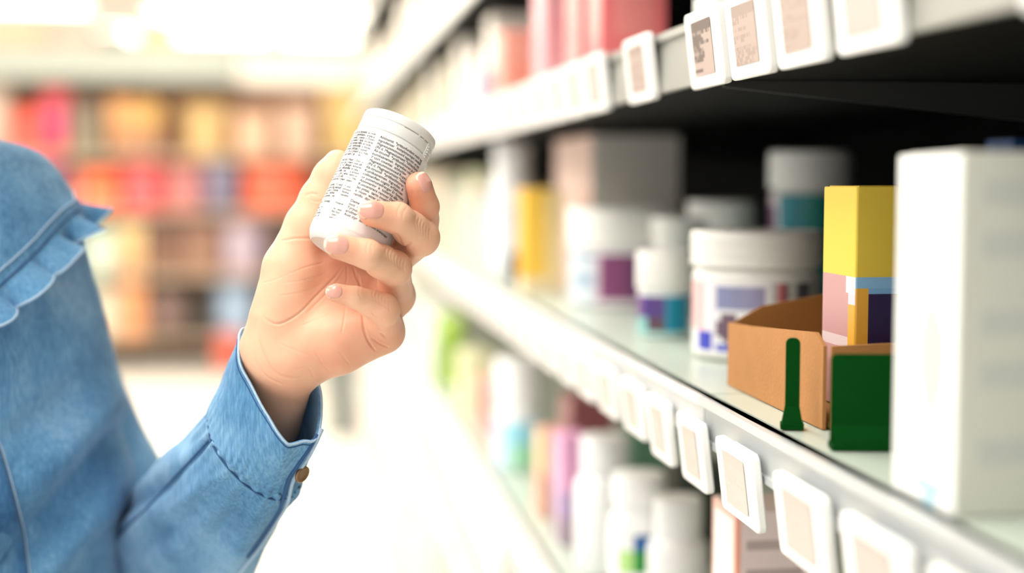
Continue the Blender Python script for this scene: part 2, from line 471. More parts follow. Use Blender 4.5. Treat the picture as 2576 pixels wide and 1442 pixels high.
# kraft display tray
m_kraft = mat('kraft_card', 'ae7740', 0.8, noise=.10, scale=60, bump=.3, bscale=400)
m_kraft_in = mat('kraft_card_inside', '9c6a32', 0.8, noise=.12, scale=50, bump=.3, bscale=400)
t = empty('display_tray', P(.273, .707, MIDZ)); tag(t, 'brown kraft card display tray holding the yellow topped carton', 'display tray')
TL, TD = .167, .10
def wall(name, prof, m, thick=.002, parent=t):   # prof: list of (x, y, z0, z1) along the wall
    v, f = [], []
    P0 = [np.array(p[:2]) for p in prof]
    for i, p in enumerate(prof):
        a = P0[max(i - 1, 0)]; b = P0[min(i + 1, len(prof) - 1)]
        d = (b - a) / np.linalg.norm(b - a); nrm = np.array([-d[1], d[0]]) * thick
        for (q, z) in ((P0[i], p[2]), (P0[i], p[3]), (P0[i] + nrm, p[3]), (P0[i] + nrm, p[2])):
            v.append((q[0], q[1], z))
    for i in range(len(prof) - 1):
        for k in range(4):
            l = (k + 1) % 4
            f.append((i * 4 + k, i * 4 + l, (i + 1) * 4 + l, (i + 1) * 4 + k))
    f.append((3, 2, 1, 0)); n = 4 * (len(prof) - 1); f.append((n, n + 1, n + 2, n + 3))
    return obj(name, v, f, m, parent, False)
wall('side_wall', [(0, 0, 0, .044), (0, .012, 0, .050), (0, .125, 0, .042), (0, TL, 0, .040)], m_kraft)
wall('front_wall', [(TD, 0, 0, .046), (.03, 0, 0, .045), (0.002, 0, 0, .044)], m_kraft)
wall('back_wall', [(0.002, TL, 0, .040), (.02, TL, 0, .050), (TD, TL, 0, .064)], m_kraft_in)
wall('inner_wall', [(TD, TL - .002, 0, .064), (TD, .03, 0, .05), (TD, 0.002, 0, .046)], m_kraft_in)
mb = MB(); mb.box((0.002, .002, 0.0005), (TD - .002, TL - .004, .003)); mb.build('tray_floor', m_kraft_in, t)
mb = MB()
for k in range(12): mb.box((-.0004, .1245, .003 + .0032 * k), (.0002, .1255, .0046 + .0032 * k))
mb.build('perforation', mat('perforation_pale', 'e2b987', .8), t)
# dark green cards
m_green = mat('dark_green_card', '033f10', 0.9, spec=.08)
def stand_card(px, X, w, h, foot, label, rz, foot_d=.02, name='sign_card'):
    y = y_at(px, X, MIDZ)
    t = empty(name, P(X, y, MIDZ), rz); tag(t, label, 'sign card')
    n = 6; rad = .003
    out = [(-w / 2, 0), (w / 2, 0)] + [(w / 2 - rad + rad * math.cos(a), h - rad + rad * math.sin(a)) for a in np.linspace(0, math.pi / 2, n)] + [(-w / 2 + rad - rad * math.sin(a), h - rad + rad * math.cos(a)) for a in np.linspace(0, math.pi / 2, n)]
    nn = len(out)
    v = [(x, -.001, z) for x, z in out] + [(x, .001, z) for x, z in out]
    f = [tuple(range(nn)), tuple(range(2 * nn - 1, nn - 1, -1))] + [((i + 1) % nn, i, nn + i, nn + (i + 1) % nn) for i in range(nn)]
    obj('card', v, f, m_green, t, False)
    mb = MB(); mb.box((-foot / 2, -foot_d / 2, 0), (foot / 2, foot_d / 2, .003))
    mb.add([(-foot / 2 * .9, -foot_d / 2 * .7, .003), (foot / 2 * .9, -foot_d / 2 * .7, .003), (foot / 2 * .9, foot_d / 2 * .7, .003), (-foot / 2 * .9, foot_d / 2 * .7, .003),
            (-w / 2, -.0015, .012), (w / 2, -.0015, .012), (w / 2, .0015, .012), (-w / 2, .0015, .012)],
           [(0, 1, 5, 4), (1, 2, 6, 5), (2, 3, 7, 6), (3, 0, 4, 7), (4, 5, 6, 7)])
    mb.build('foot', m_green, t)
    return t
stand_card(1992, .2565, .0075, .048, .012, 'narrow dark green upright strip on a foot before the kraft tray', math.radians(-17), .010, 'sign_strip')
stand_card(2176, .272, .034, .0465, .034, 'large dark green blank card standing at the near end of the kraft tray', math.radians(-12), .012)
# big tub
def lab_tub(a, b):
    x = vis(a)
    if x is None or b < .04 or b > .97: return 'f3f2f0'
    if x < -.68:
        if b < .28: return '3f47c0' if x > -.9 else 'f2f2f4'
        return 'f4c2c0' if x < -.8 else 'f6eef0'
    if x < -.62: return 'e9e4ec'
    if b > .62 and b < .92 and -.58 < x < .12: return ('9c98bc', 'a49abb', '8f93b8')[int(x * 40) % 3]
    for cx_ in (-.42, .02):
        if ((x - cx_) / .17) ** 2 + ((b - .36) / .2) ** 2 < 1: return '77606e'
    if b < .16 and x < .2: return '6d73cc'
    if .34 < x < .5 and b > .25: return 'd8868a' if x < .43 else '9a4a58'
    if .6 < x < .82: return '5e5c66'
    if x > .2 : return 'c9c8c8' if int(b * 12) % 2 else 'd6d5d4'
    return 'efeef1'
jar(P(.338, y_at(1902, .338, -.08), MIDZ), .047, .0935, .027, 'f3f2ee', lab_tub, 'wide white tub with ridged lid and brown oval pictures on its label', ridges=True, lid_r=1.04, cat='tub')
def lab_teal(a, b):
    x = vis(a)
    if b < .1: return 'a9d9d4'
    if x is None: return '1b86a4'
    if x < .12:
        if b > .45: return '553d80' if x > -.8 else '7a4a86'
        return '5f4652' if x > -.55 else '86bdb8'
    return '1888a8'
jar(P(.303, y_at(1668, .303, -.09), MIDZ), .0215, .072, .033, 'e9efee', lab_teal, 'small jar with big white cap and purple and teal label beside wide tub', lid_r=1.06)
def lab_purple(a, b):
    x = vis(a)
    if x is None: return '84406e'
    if x < -.35:
        if b > .9: return '7f9fb4'
        return 'a3b7c8' if (.35 < b < .62 and x > -.85) else 'cfd6de'
    if x < -.26: return 'dcbcc8'
    if b < .08: return 'ece0e6'
    return '84406e' if x < .3 else '5c3f74'
jar(P(.335, y_at(1560, .335, -.07), MIDZ), .054, .102, .040, 'f0eff0', lab_purple, 'large tub with white lid and purple and grey label before the tall beige box', cat='tub')
jar(P(.425, y_at(1815, .425, -.05), MIDZ), .034, .110, .030, 'efeeea', None, 'plain white jar with grey looking lid at the back of shelf behind wide tub')
jar(P(.375, y_at(1702, .375, -.06), MIDZ), .025, .094, .024, 'f4f3f0', None, 'slim white jar standing behind the small teal labelled jar')
def lab_t2(a, b):
    x = vis(a)
    if x is None: return '0e8a80'
    if x < -.84: return '76406f' if b < .9 else 'd8c0c8'
    if x < -.78: return 'dfe5e4'
    return '118290' if x < -.1 else '0d9086'
jar(P(.475, y_at(2035, .475, -.03), MIDZ), .036, .158, .036, 'e6e4de', lab_t2, 'tall teal labelled jar with off-white lid at the back beside yellow carton', lid_r=1.06, lab=(.05, .97))
def f_beige(face, a, b):
    return 'f0d0c2' if face == 'aisle' else ('d9d3c9' if face == 'near' else 'c9bdb4')  # aisle face tinted as lit, near face greyed as shaded, within the colour
carton(P(.335 + .052, 1.612 + .12, MIDZ), .104, .24, .183, f_beige, 'tall beige and pink carton under the upper shelf behind the purple tub')
def f_ylw(face, a, b):
    if b < .12: return 'f6dfb2'
    if face == 'aisle': return 'f7c23c' if b > .35 else 'efb52f'
    return 'ffcf4e' if a < .6 else 'fae0a0'
carton(P(.283, 1.66, MIDZ), .046, .045, .121, f_ylw, 'narrow yellow carton on the aisle edge of the middle shelf')
bottle(P(.295, 1.95, MIDZ), .032, .186, 'f3f3f4', 'f4f4f4', 'tall white round shouldered bottle beside the narrow yellow carton', lambda a, b: 'cfd8e2' if 240 < a < 300 else 'f3f3f4', cap_r=.85, cap_h=.2)
carton(P(.282, 1.80, MIDZ), .03, .03, .038, flat('33323c'), 'small dark navy box between yellow carton and white bottle')
more = [(.30, 2.12, .05, .05, .10, 'c9c4dc', 'lavender carton'), (.31, 2.28, .06, .06, .13, 'f3ead0', 'cream carton'), (.33, 2.45, .07, .06, .15, 'eef0c8', 'pale yellow carton'),
        (.32, 2.62, .06, .06, .12, 'f6efe6', 'ivory carton'), (.33, 2.82, .07, .07, .14, 'cfd8b8', 'pale green carton'), (.32, 3.0, .07, .06, .15, 'f5d9c8', 'peach carton'),
        (.34, 3.2, .08, .07, .14, 'f7f2ea', 'off-white carton'), (.34, 3.4, .08, .07, .16, 'efe8c4', 'light straw carton'), (.35, 3.65, .09, .09, .15, 'f2e4dc', 'pale rose carton'), (.35, 3.95, .09, .1, .15, 'dfe4d0', 'sage carton'),
        (.35, 4.3, .1, .1, .15, 'f4f0e2', 'pale buff carton')]
for X, Y, w, d, h, c, nm in more:
    carton(P(X, Y, MIDZ), w, d, h, flat(c), 'blurred ' + nm + ' in the distant run of the middle shelf', res=2)
# back row fillers that close the shelf behind the tubs
for i, (X, Y, r, h, c) in enumerate([(.40, 1.14, .03, .085, 'f3f1ec')]):
    jar(P(X, Y, MIDZ), r, h, .026, c, None, 'white jar half hidden behind the wide tub, left of the teal jar')

carton(P(.520, .965, MIDZ), .04, .04, .160, lambda f, a, b: '1f4f8c' if .85 < b < .97 else '2a2d34', 'dark carton with blue band at the back behind the tall white box')

# --- upper shelf
def f_red(c1, c2):
    def g(face, a, b):
        if .3 < b < .62 and .15 < a < .85: return c2
        return c1
    return g
ups = [('coral_carton', 1330, .291, .075, .075, .10, f_red('f8a795', 'fb9c84'), 'coral red carton on the upper shelf, leftmost of the red ones'),
       ('pink_carton', 1420, .30, .06, .07, .162, f_red('fab6bd', 'f9a6ae'), 'tall pink carton on the upper shelf between red cartons'),
       ('red_carton', 1500, .30, .05, .07, .17, f_red('f59a98', 'e88a86'), 'red carton with darker panel on the upper shelf'),
       ('red_carton', 1575, .30, .06, .06, .15, f_red('f57c7e', 'f8928e'), 'bright red carton at the right end of the red row'),
       ('grey_carton', 1245, .28, .05, .06, .07, flat('cfc8da'), 'small lilac grey carton left of the coral carton')]
for nm, u, X, w, d, h, fn, l in ups:
    carton(P(X, y_at(u, X, .12), UPZ), w, d, h, fn, l, res=10)
carton(P(.32, .985, UPZ), .07, .05, .045, flat('f6f5f2'), 'low white carton on the upper shelf behind the tags')
carton(P(.33, .90, UPZ), .07, .06, .11, lambda f, a, b: ('8f8a5a' if (f == 'aisle' and .3 < a < .42) else 'e9e3ee'), 'pale lilac carton with olive stripe on the upper shelf')
carton(P(.31, .79, UPZ), .06, .10, .10, flat('f4f5f6'), 'white carton on the upper shelf above the tags')
for X, Y, w, d, h, c, nm in [(.31, 2.05, .07, .08, .15, 'f7efe4', 'ivory'), (.31, 2.25, .07, .09, .12, 'f6e6dc', 'blush'), (.32, 2.5, .08, .1, .16, 'f8f0e4', 'cream'), (.33, 2.8, .08, .1, .15, 'efe6cc', 'straw'), (.33, 3.1, .09, .12, .16, 'f5ece0', 'pale buff'),
                             (.34, 3.45, .1, .14, .15, 'd9cfae', 'khaki'), (.35, 3.85, .1, .16, .16, 'f0e3cf', 'light tan'), (.35, 4.3, .1, .2, .15, 'e2d6b4', 'dull gold'), (.35, 4.9, .1, .2, .15, 'f3eadc', 'pale sand'), (.35, 5.5, .1, .2, .15, 'eaddc0', 'wheat')]:
    carton(P(X, Y, UPZ), w, d, h, flat(c), 'blurred ' + nm + ' carton in the distant run of the upper shelf', res=2)
for X, Y, w, d, h, c, nm in [(.33, 2.6, .1, .16, .2, 'f4efe6', 'white'), (.34, 3.0, .1, .2, .22, 'f3e8dc', 'cream'), (.34, 3.5, .1, .24, .2, 'e4dccb', 'beige'), (.35, 4.1, .1, .26, .22, 'f6ede2', 'ivory'), (.35, 4.8, .1, .3, .2, 'e8e0d2', 'stone'), (.35, 5.5, .1, .3, .2, 'f2e9db', 'sand')]:
    carton(P(X, Y, .285), w, d, h, flat(c), 'blurred ' + nm + ' carton on the shelf above the upper shelf', res=2)

# --- lower shelf
def f_pinktext(face, a, b):
    if face == 'aisle':
        return 'f6b9a8' if (a > .9 or b > .95 or a < .06) else 'fbf6f2'
    if face == 'near':
        if a < .06: return 'f2a894'
        if .15 < a < .92 and int(b * 26) % 3 == 1 and b < .93: return 'b9a6a4'
        return 'e9d4d2'
    return 'efd8d4'
carton(P(.282 + .025, .888 + .026, LOWZ), .05, .052, .167, f_pinktext, 'white carton with salmon edges and text lines under the middle rail', res=26)
def lab_bg(a, b):
    x = vis(a)
    if x is None: return 'f4f4f2'
    if -.1 < x < .62:
        if .55 < b < .95: return '1d5c9c'
        if .1 < b <= .55: return '1f8a34'
    if -.55 < x <= -.1 and .1 < b < .6: return 'b6e08a'
    return 'f4f4f2'
bottle(P(.292, y_at(1606, .292, -.3), LOWZ), .026, .130, 'f4f4f2', 'f3f3f1', 'white bottle with blue and green emblem on the lower shelf', lab_bg, cap_r=.9, cap_h=.2, lab=(.52, .98))
bottle(P(.315, y_at(1705, .315, -.3), LOWZ), .026, .118, 'f5f4f2', 'f4f4f2', 'plain white bottle between emblem bottle and salmon edged carton', None, cap_r=.8, cap_h=.25)
bottle(P(.296, y_at(1522, .296, -.3), LOWZ), .03, .135, 'f6f6f6', 'f6f6f6', 'white blown out bottle left of the emblem bottle', None, cap_r=.8, cap_h=.25)
def f_pl(face, a, b): return 'e7a6cf' if b > .45 else ('b79ac6' if b > .2 else 'a994a6')
carton(P(.285, y_at(1435, .285, -.3), LOWZ), .03, .05, .115, f_pl, 'pink and lilac carton on the lower shelf', res=8)
carton(P(.285, y_at(1385, .285, -.3), LOWZ), .03, .045, .10, lambda f, a, b: 'efcfa4' if b > .5 else 'dfa890', 'salmon and tan carton left of the pink lilac one', res=8)
def lab_bm(a, b):
    x = vis(a)
    if x is None: return 'dfe8ea'
    if b > .5: return '9fe0f4' if x > -.5 else 'cdd4f2'
    return 'a8e6bc' if x > -.2 else 'c4dff0'
bottle(P(.292, y_at(1308, .292, -.3), LOWZ), .036, .148, 'f6f8f8', 'f8f8f8', 'large white capped bottle with pale blue and mint label on the lower shelf', lab_bm, cap_r=.95, cap_h=.42, lab=(.05, .95))
carton(P(.285, y_at(1225, .285, -.27), LOWZ), .03, .06, .08, flat('eeb0a6'), 'small dull red carton left of the blue mint bottle', res=4)
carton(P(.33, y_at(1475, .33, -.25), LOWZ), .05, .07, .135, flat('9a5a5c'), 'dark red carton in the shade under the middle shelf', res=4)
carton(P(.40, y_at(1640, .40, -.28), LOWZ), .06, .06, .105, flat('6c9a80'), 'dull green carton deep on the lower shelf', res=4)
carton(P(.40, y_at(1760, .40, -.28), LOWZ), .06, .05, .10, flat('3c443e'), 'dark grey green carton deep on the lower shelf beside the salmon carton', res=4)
pouch(P(.285, y_at(1135, .285, -.27), LOWZ), .08, .05, .13, '8fae3c', 'green pouch far along the lower shelf', rz=math.radians(-60), col2='7c9a30')
for X, Y, w, d, h, c, nm in [(.29, 2.35, .05, .09, .10, 'f0ecc0', 'pale yellow'), (.29, 2.88, .05, .14, .12, 'dfe6d8', 'pale grey green'), (.3, 3.15, .06, .16, .12, 'e8e4e0', 'pearl'), (.3, 3.5, .06, .2, .12, 'cfd4c4', 'sage'), (.31, 3.9, .07, .24, .12, 'efe4e0', 'pale pink'), (.31, 4.5, .07, .3, .12, 'e2dcd0', 'stone')]:
    carton(P(X, Y, LOWZ), w, d, h, flat(c), 'blurred ' + nm + ' carton in the distant run of the lower shelf', res=2)
rng = random.Random(11)
pal = {'low': ['f2efe6', 'f5eed0', 'e9ded4', 'fbf9f4', 'd8d2cc', 'f0e4c6'], 'deep': ['e9e2d8', 'c9c2be', 'd6ccc6', 'f3eadc', 'b9b6b0'], 'base': ['d9cdbf', 'efe6d6', 'c8c4bc', 'e8dcc8']}
for nm2, z in SH[5:]:
    y = 1.5
    while y < 5.9:
        d = rng.uniform(.09, .2); c = rng.choice(pal[nm2]); h = rng.uniform(.11, .155) * (1.3 if nm2 == 'base' else 1)
        carton(P(.29 + .03, y + d / 2, z), .06 + rng.uniform(0, .04), d - .012, h, flat(c), 'pale blurred carton on one of the shelves near the floor', group='pale cartons on the floor level shelves', res=2)
        y += d

# ------------------------------------------------------------------ far end display, facing the camera
m_board = mat('far_shelf_board', 'b8a692', 0.6)
m_hdr = mat('far_header_panel', 'aab2ac', 0.6)
t = empty('display_shelving', (on_y(380, 455, FARY)[0], FARY, 0)); tag(t, 'wide pale shelving at the far end of the shop, full of colourful packs', 'shelving')
fx0, fx1 = on_y(-260, 455, FARY)[0], on_y(1010, 455, FARY)[0]
tx = t.location[0]
def fz(v): return on_y(400, v, FARY)[2]
rows = [240, 388, 530, 690, 850]
mb = MB(); mb.box((fx0 - tx, .42, 0), (fx1 - tx, .45, fz(200))); mb.build('back_panel', mat('far_back_panel', '8a6450', .7), t)
for v in rows[1:]:
    mb = MB(); mb.box((fx0 - tx, -.02, fz(v) - .03), (fx1 - tx, .42, fz(v))); mb.build('shelf', m_board, t)
fh = on_y(600, 455, FARY)[0]
mb = MB(); mb.box((fx0 - tx, -.05, fz(200)), (fh - tx, .45, fz(116))); mb.build('header_panel', m_hdr, t)
for xx in (fx0, (fx0 + fx1) / 2, fx1):
    mb = MB(); mb.box((xx - tx - .02, .40, 0), (xx - tx + .02, .46, fz(200))); mb.build('upright', m_board, t)
mb = MB(); mb.box((fx0 - tx, .03, 0), (fx1 - tx, .42, fz(850) - .28)); mb.build('kick_plate', m_board, t)
# (kind, u0, u1, vtop, row bottom v, colour, second colour, words)
far = [
 ('p', -75, 16, 205, 388, 'c9b9ac', None, 'beige pack on the top row beside the person, at the left edge'),
 ('p', 22, 98, 270, 388, 'ff6a5e', 'f2554e', 'coral red pack above the shoulder'),
 ('p', 100, 168, 215, 388, 'e4586a', 'd83f88', 'red and magenta pack above the shoulder'),
 ('c', 172, 255, 250, 388, '4f4a40', '5c6250', 'dark grey green pack on top row'),
 ('c', 272, 340, 245, 388, 'e29a52', 'a8683e', 'orange tan carton on top row'),
 ('c', 342, 404, 250, 388, 'cf9c3c', '8f5636', 'ochre and brown carton on top row'),
 ('p', 455, 575, 250, 388, 'd2b06c', 'c9a860', 'gold tan pack on top row'),
 ('p', 586, 690, 275, 388, 'efc4a8', None, 'peach pack on top row'),
 ('p', 700, 800, 260, 388, 'e3c0ae', None, 'pinkish beige pack behind the thumb tip'),
 ('p', 812, 960, 208, 330, 'd8b660', None, 'golden pack left of the bottle lid'),
 ('p', 60, 150, 400, 530, 'c94fa0', 'a06ab8', 'magenta and violet pack at the shoulder'),
 ('p', 160, 205, 420, 530, 'b98a8a', None, 'dusty pink narrow pack'),
 ('c', 206, 296, 425, 530, 'ef5a2a', 'ff7a50', 'bright orange carton'),
 ('p', 296, 410, 402, 530, 'd93a4c', 'e2606a', 'crimson pack on the second row'),
 ('p', 412, 512, 400, 530, 'c0666a', 'b87a80', 'rose brown pack on the second row'),
 ('c', 514, 592, 408, 530, '6a6a8c', '5a5a80', 'slate blue carton'),
 ('p', 604, 780, 398, 498, 'e25a36', 'd9482c', 'large orange red pack left of the thumb'),
 ('p', 205, 292, 568, 690, 'bfe6e0', 'd8efe4', 'pale aqua pack beside the collar frill'),
 ('c', 296, 362, 560, 690, 'd8bc84', 'cfa070', 'straw yellow carton on third row'),
 ('c', 368, 462, 545, 690, '4a2c22', '6a4838', 'dark brown carton on third row'),
 ('c', 464, 548, 560, 690, '7a5648', '86604e', 'mid brown carton on third row'),
 ('p', 552, 662, 545, 690, 'b9a0b4', 'a8aac8', 'lilac grey rounded pack on third row'),
 ('p', 664, 760, 560, 690, '43302e', None, 'dark brown pack behind the thumb base'),
 ('p', 215, 296, 715, 850, 'dfe6d6', None, 'pale green grey pack beside the sleeve'),
 ('c', 300, 364, 708, 850, 'e09a6a', None, 'terracotta carton on bottom row'),
 ('p', 372, 468, 712, 850, '4a3834', '8a7070', 'dark brown rounded pack on bottom row'),
 ('c', 470, 536, 745, 850, '1c1a19', None, 'near black carton on bottom row'),
 ('p', 540, 640, 705, 850, '94b8e0', 'a0c4ec', 'light blue pack left of the wrist'),
 ('p', 645, 760, 720, 850, '5a4c50', None, 'grey brown pack behind the wrist'),
 ('p', 770, 900, 720, 850, '8a7a78', None, 'taupe pack behind the palm'),
]
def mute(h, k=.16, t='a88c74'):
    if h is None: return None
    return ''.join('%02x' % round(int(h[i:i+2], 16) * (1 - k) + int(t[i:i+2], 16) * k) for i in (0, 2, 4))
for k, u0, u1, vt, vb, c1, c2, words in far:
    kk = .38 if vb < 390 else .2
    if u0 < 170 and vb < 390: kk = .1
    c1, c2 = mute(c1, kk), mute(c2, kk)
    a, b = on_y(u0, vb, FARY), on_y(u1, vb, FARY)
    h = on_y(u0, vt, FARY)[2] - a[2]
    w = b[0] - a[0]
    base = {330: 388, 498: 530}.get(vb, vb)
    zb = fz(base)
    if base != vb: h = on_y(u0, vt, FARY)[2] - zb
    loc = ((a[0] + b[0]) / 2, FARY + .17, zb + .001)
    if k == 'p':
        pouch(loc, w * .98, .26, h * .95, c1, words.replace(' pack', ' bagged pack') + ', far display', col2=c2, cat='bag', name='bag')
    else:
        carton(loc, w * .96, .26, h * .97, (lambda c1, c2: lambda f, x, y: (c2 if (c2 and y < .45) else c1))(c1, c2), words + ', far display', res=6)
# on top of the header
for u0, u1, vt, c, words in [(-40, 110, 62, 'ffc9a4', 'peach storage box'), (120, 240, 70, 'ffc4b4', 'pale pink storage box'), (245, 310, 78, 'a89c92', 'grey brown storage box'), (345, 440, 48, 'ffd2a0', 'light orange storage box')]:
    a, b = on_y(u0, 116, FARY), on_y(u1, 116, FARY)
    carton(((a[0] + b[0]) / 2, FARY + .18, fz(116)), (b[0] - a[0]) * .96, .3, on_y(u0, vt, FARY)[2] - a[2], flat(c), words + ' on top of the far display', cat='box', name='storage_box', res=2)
# red crate and dark stand on the floor before the display
a = on_y(575, 940, FARY - .5)
carton((a[0], FARY - .4, 0.001), .17, .2, .27, lambda f, x, y: 'c9604e' if y > .3 else 'b85444', 'red crate on the floor before the far display', cat='crate', name='crate', res=6)
# dump bin half way down the aisle
for (u, Y, w, h, c, words) in [(858, 7.6, .13, .62, '5d6a66', 'dark slate display stand'), (940, 7.2, .2, .7, 'c6bcbc', 'lilac grey display stand')]:
    x = on_y(u, 700, Y)[0]
    t = empty('display_stand', (x, Y, 0)); tag(t, words + ' on the floor under the hand', 'display stand')
    printed_box('body', w, .3, h, flat(c), t, res=2)
    mb = MB(); mb.box((-w / 2 - .01, -.16, h), (w / 2 + .01, .16, h + .03)); mb.build('top', mat('stand_' + c, c, .5), t)
# ------------------------------------------------------------------ the pill bottle in the hand
BC = pz(936, 476, 0)                                   # middle of the bottle
tl = math.radians(14)
ax_img = np.array([0.395, 0.919])
AX = math.cos(tl) * (ax_img[0] * RT + ax_img[1] * UP) + math.sin(tl) * FW
AX /= np.linalg.norm(AX)
BV = -FW + AX * (FW @ AX); BV /= np.linalg.norm(BV)     # side of the bottle that looks at the camera
BH = np.cross(AX, BV) ; BH /= np.linalg.norm(BH)        # to the right in the picture
if BH @ RT < 0: BH = -BH
BR, BHALF = 0.0224, 0.0405
def bpt(a, r, h):          # a: degrees from the camera side, + to the right ; h along the axis from the base
    a = np.radians(a)
    return BC + AX * (h - BHALF) + r * (math.cos(a) * BV + math.sin(a) * BH)
from mathutils import Matrix
RB = Matrix([[BH[0], -BV[0], AX[0]], [BH[1], -BV[1], AX[1]], [BH[2], -BV[2], AX[2]]]).to_4x4()
pb = empty('pill_bottle', BC - AX * BHALF)
pb.rotation_euler = RB.to_euler()
tag(pb, 'white plastic pill bottle covered in small black print, held in the hand', 'pill bottle')
m_pb = mat('pill_bottle_plastic', 'e6e4e0', 0.32, Subsurface_Weight=0.05)
m_lab = mat('pill_bottle_label', 'eceae9', 0.38)
R_ = BR
lathe('body', [(R_ * .55, .003), (R_ * .80, .0012), (R_ * .84, .0), (R_ * .90, .0008), (R_ * .985, .0048), (R_, .0075), (R_, .0665), (R_ * .99, .0670), (R_ * .965, .0676), (R_ * .945, .0680), (R_ * .945, .0695)], m_pb, pb, n=96, sharp=50)
# tamper ring and cap with the slit between them
lathe('lid_ring', [(R_ * .945, .0685), (R_ * .968, .0687), (R_ * .975, .0692), (R_ * .975, .0742), (R_ * .967, .0747), (R_ * .90, .0748)], m_pb, pb, n=96, sharp=50)
lathe('lid', [(R_ * .90, .0750), (R_ * .972, .0755), (R_ * .978, .0762), (R_ * .978, .0790), (R_ * .965, .0802), (R_ * .93, .0808), (R_ * .55, .0810)], m_pb, pb, n=96, sharp=60)
mb = MB()
def arcbox(mb, a0, a1, r0, r1, h0, h1, n=6):
    v = []
    for k in range(n + 1):
        a = math.radians(a0 + (a1 - a0) * k / n)
        for r, h in ((r0, h0), (r1, h0), (r1, h1), (r0, h1)):
            v.append((r * math.sin(a), -r * math.cos(a), h))
    f = []
    for k in range(n):
        for q in range(4):
            w = (q + 1) % 4
            f.append((k * 4 + q, k * 4 + w, k * 4 + 4 + w, k * 4 + 4 + q))
    f += [(3, 2, 1, 0), (n * 4, n * 4 + 1, n * 4 + 2, n * 4 + 3)]
    mb.add(v, f)
arcbox(mb, -75, 12, R_ * .9, R_ * .955, .0735, .0760, 20)
arcbox(mb, 37, 40, R_ * .9, R_ * .976, .0735, .0760, 2)
arcbox(mb, 49, 51, R_ * .9, R_ * .972, .0735, .0760, 2)
mb.build('lid_bridge', m_pb, pb, smooth=False)
mb = MB()
for k in range(5):
    arcbox(mb, 62, 74, R_ * .97, R_ * (1.045 - .006 * abs(k - 2)), .0662 + .0016 * k, .0671 + .0016 * k, 4)
arcbox(mb, 60, 76, R_ * .96, R_ * 1.005, .0655, .0750, 4)
mb.build('tear_tab', m_pb, pb, smooth=False)
v, f = [], []
n = 120; l0, l1 = .0085, .0660
for i in range(n + 1):
    a = math.radians(-165 + 330 * i / n)
    for h in (l0, l1): v.append(((R_ + .00012) * math.sin(a), -(R_ + .00012) * math.cos(a), h))
f = [(2 * i, 2 * i + 2, 2 * i + 3, 2 * i + 1) for i in range(n)]
lab = obj('label', v, f, m_lab, pb)
# printed text, wrapped round the label
m_ink = mat('label_ink', (0.012, 0.012, 0.011, 1), 0.5)
m_inkg = mat('label_ink_grey', (0.035, 0.036, 0.028, 1), 0.5)
def text_block(lines, a0, a1, htop, pitch, size, m, name, parent):
    V, F = [], []
    for k, (ln, ind) in enumerate(lines):
        if not ln: continue
        cu = bpy.data.curves.new('text', 'FONT'); cu.body = ln; cu.size = size; cu.resolution_u = 2; cu.offset = size * (0.020 if m is m_inkg else 0.010)
        ob = bpy.data.objects.new('text', cu); COL.objects.link(ob)
        dg = bpy.context.evaluated_depsgraph_get()
        me = bpy.data.meshes.new_from_object(ob.evaluated_get(dg))
        nb = len(V)
        lim = math.radians(a1 - a0) * R_
        wmax = max((p.co.x for p in me.vertices), default=1)
        sx = min(1.0, (lim - ind * R_) / wmax)
        for p in me.vertices:
            a = math.radians(a0) + ind + p.co.x * sx / R_
            h = htop - k * pitch + p.co.y
            V.append(((R_ + .00022) * math.sin(a), -(R_ + .00022) * math.cos(a), h))
        F += [tuple(i + nb for i in p.vertices) for p in me.polygons]
        bpy.data.objects.remove(ob); bpy.data.curves.remove(cu); bpy.data.meshes.remove(me)
    return obj(name, V, F, m, parent, False)
LEFT = ['ravintolisä on ei käytetä', 'ja tabletti 12 päivittäin-', 'tai kuin tuotteita | osana', 'Vaikka että yritäkö | lisiä', 'monipuolista ruokaa-villin', 'Säilytys | lasten | ulottuvilla',
        'ravinto annos ylittää |', 'sitruuna L, E, B, L, sokeri', 'monomeeri ääni | ja', '', 'joka, t enää tai | Huo', 'Säilytä annos oy | meri', 'Suositus on. | si | dimeyt', 'vuosien | on | aikuisille', 'Tiettyjä äly alla | se', 'ravintojen t. | on | ami',
        'Sitruuna L, L, E, aly', 'Vuosia painoon | olen', '', 'aine | monesta | t | ved', 'ravitsemukset Joa, aamull', 'kk. | lopussa | Tuote', 'on Soldaat | vahva', 'vuorokaudessa | on', '', 'ravinnon Tavoitat', '', 'Määräys  on', 'Siivous  1k', 'kuiv. öljyinen', 'vitamiinit  ad']
MIDL = ['ai rodu', 'anytä a.', 't. Öisten', 'on varas', 'ei rodu', 's. minas', 'uused', 'a L, +do', 'ön', '', '.Öso  v', 'met sill', 'Ikimyrsk', 'In sika', 'a armon', 'raktv oi', 'o L, +ilo', 'seläin', '', ': f  oöl', '.onnsaöl', '. fattika', '. rapeakin', '', '', 'Finland', '', 'Tyky 1 annon', 'Älä Syö', 'I öjen', 'Sain']
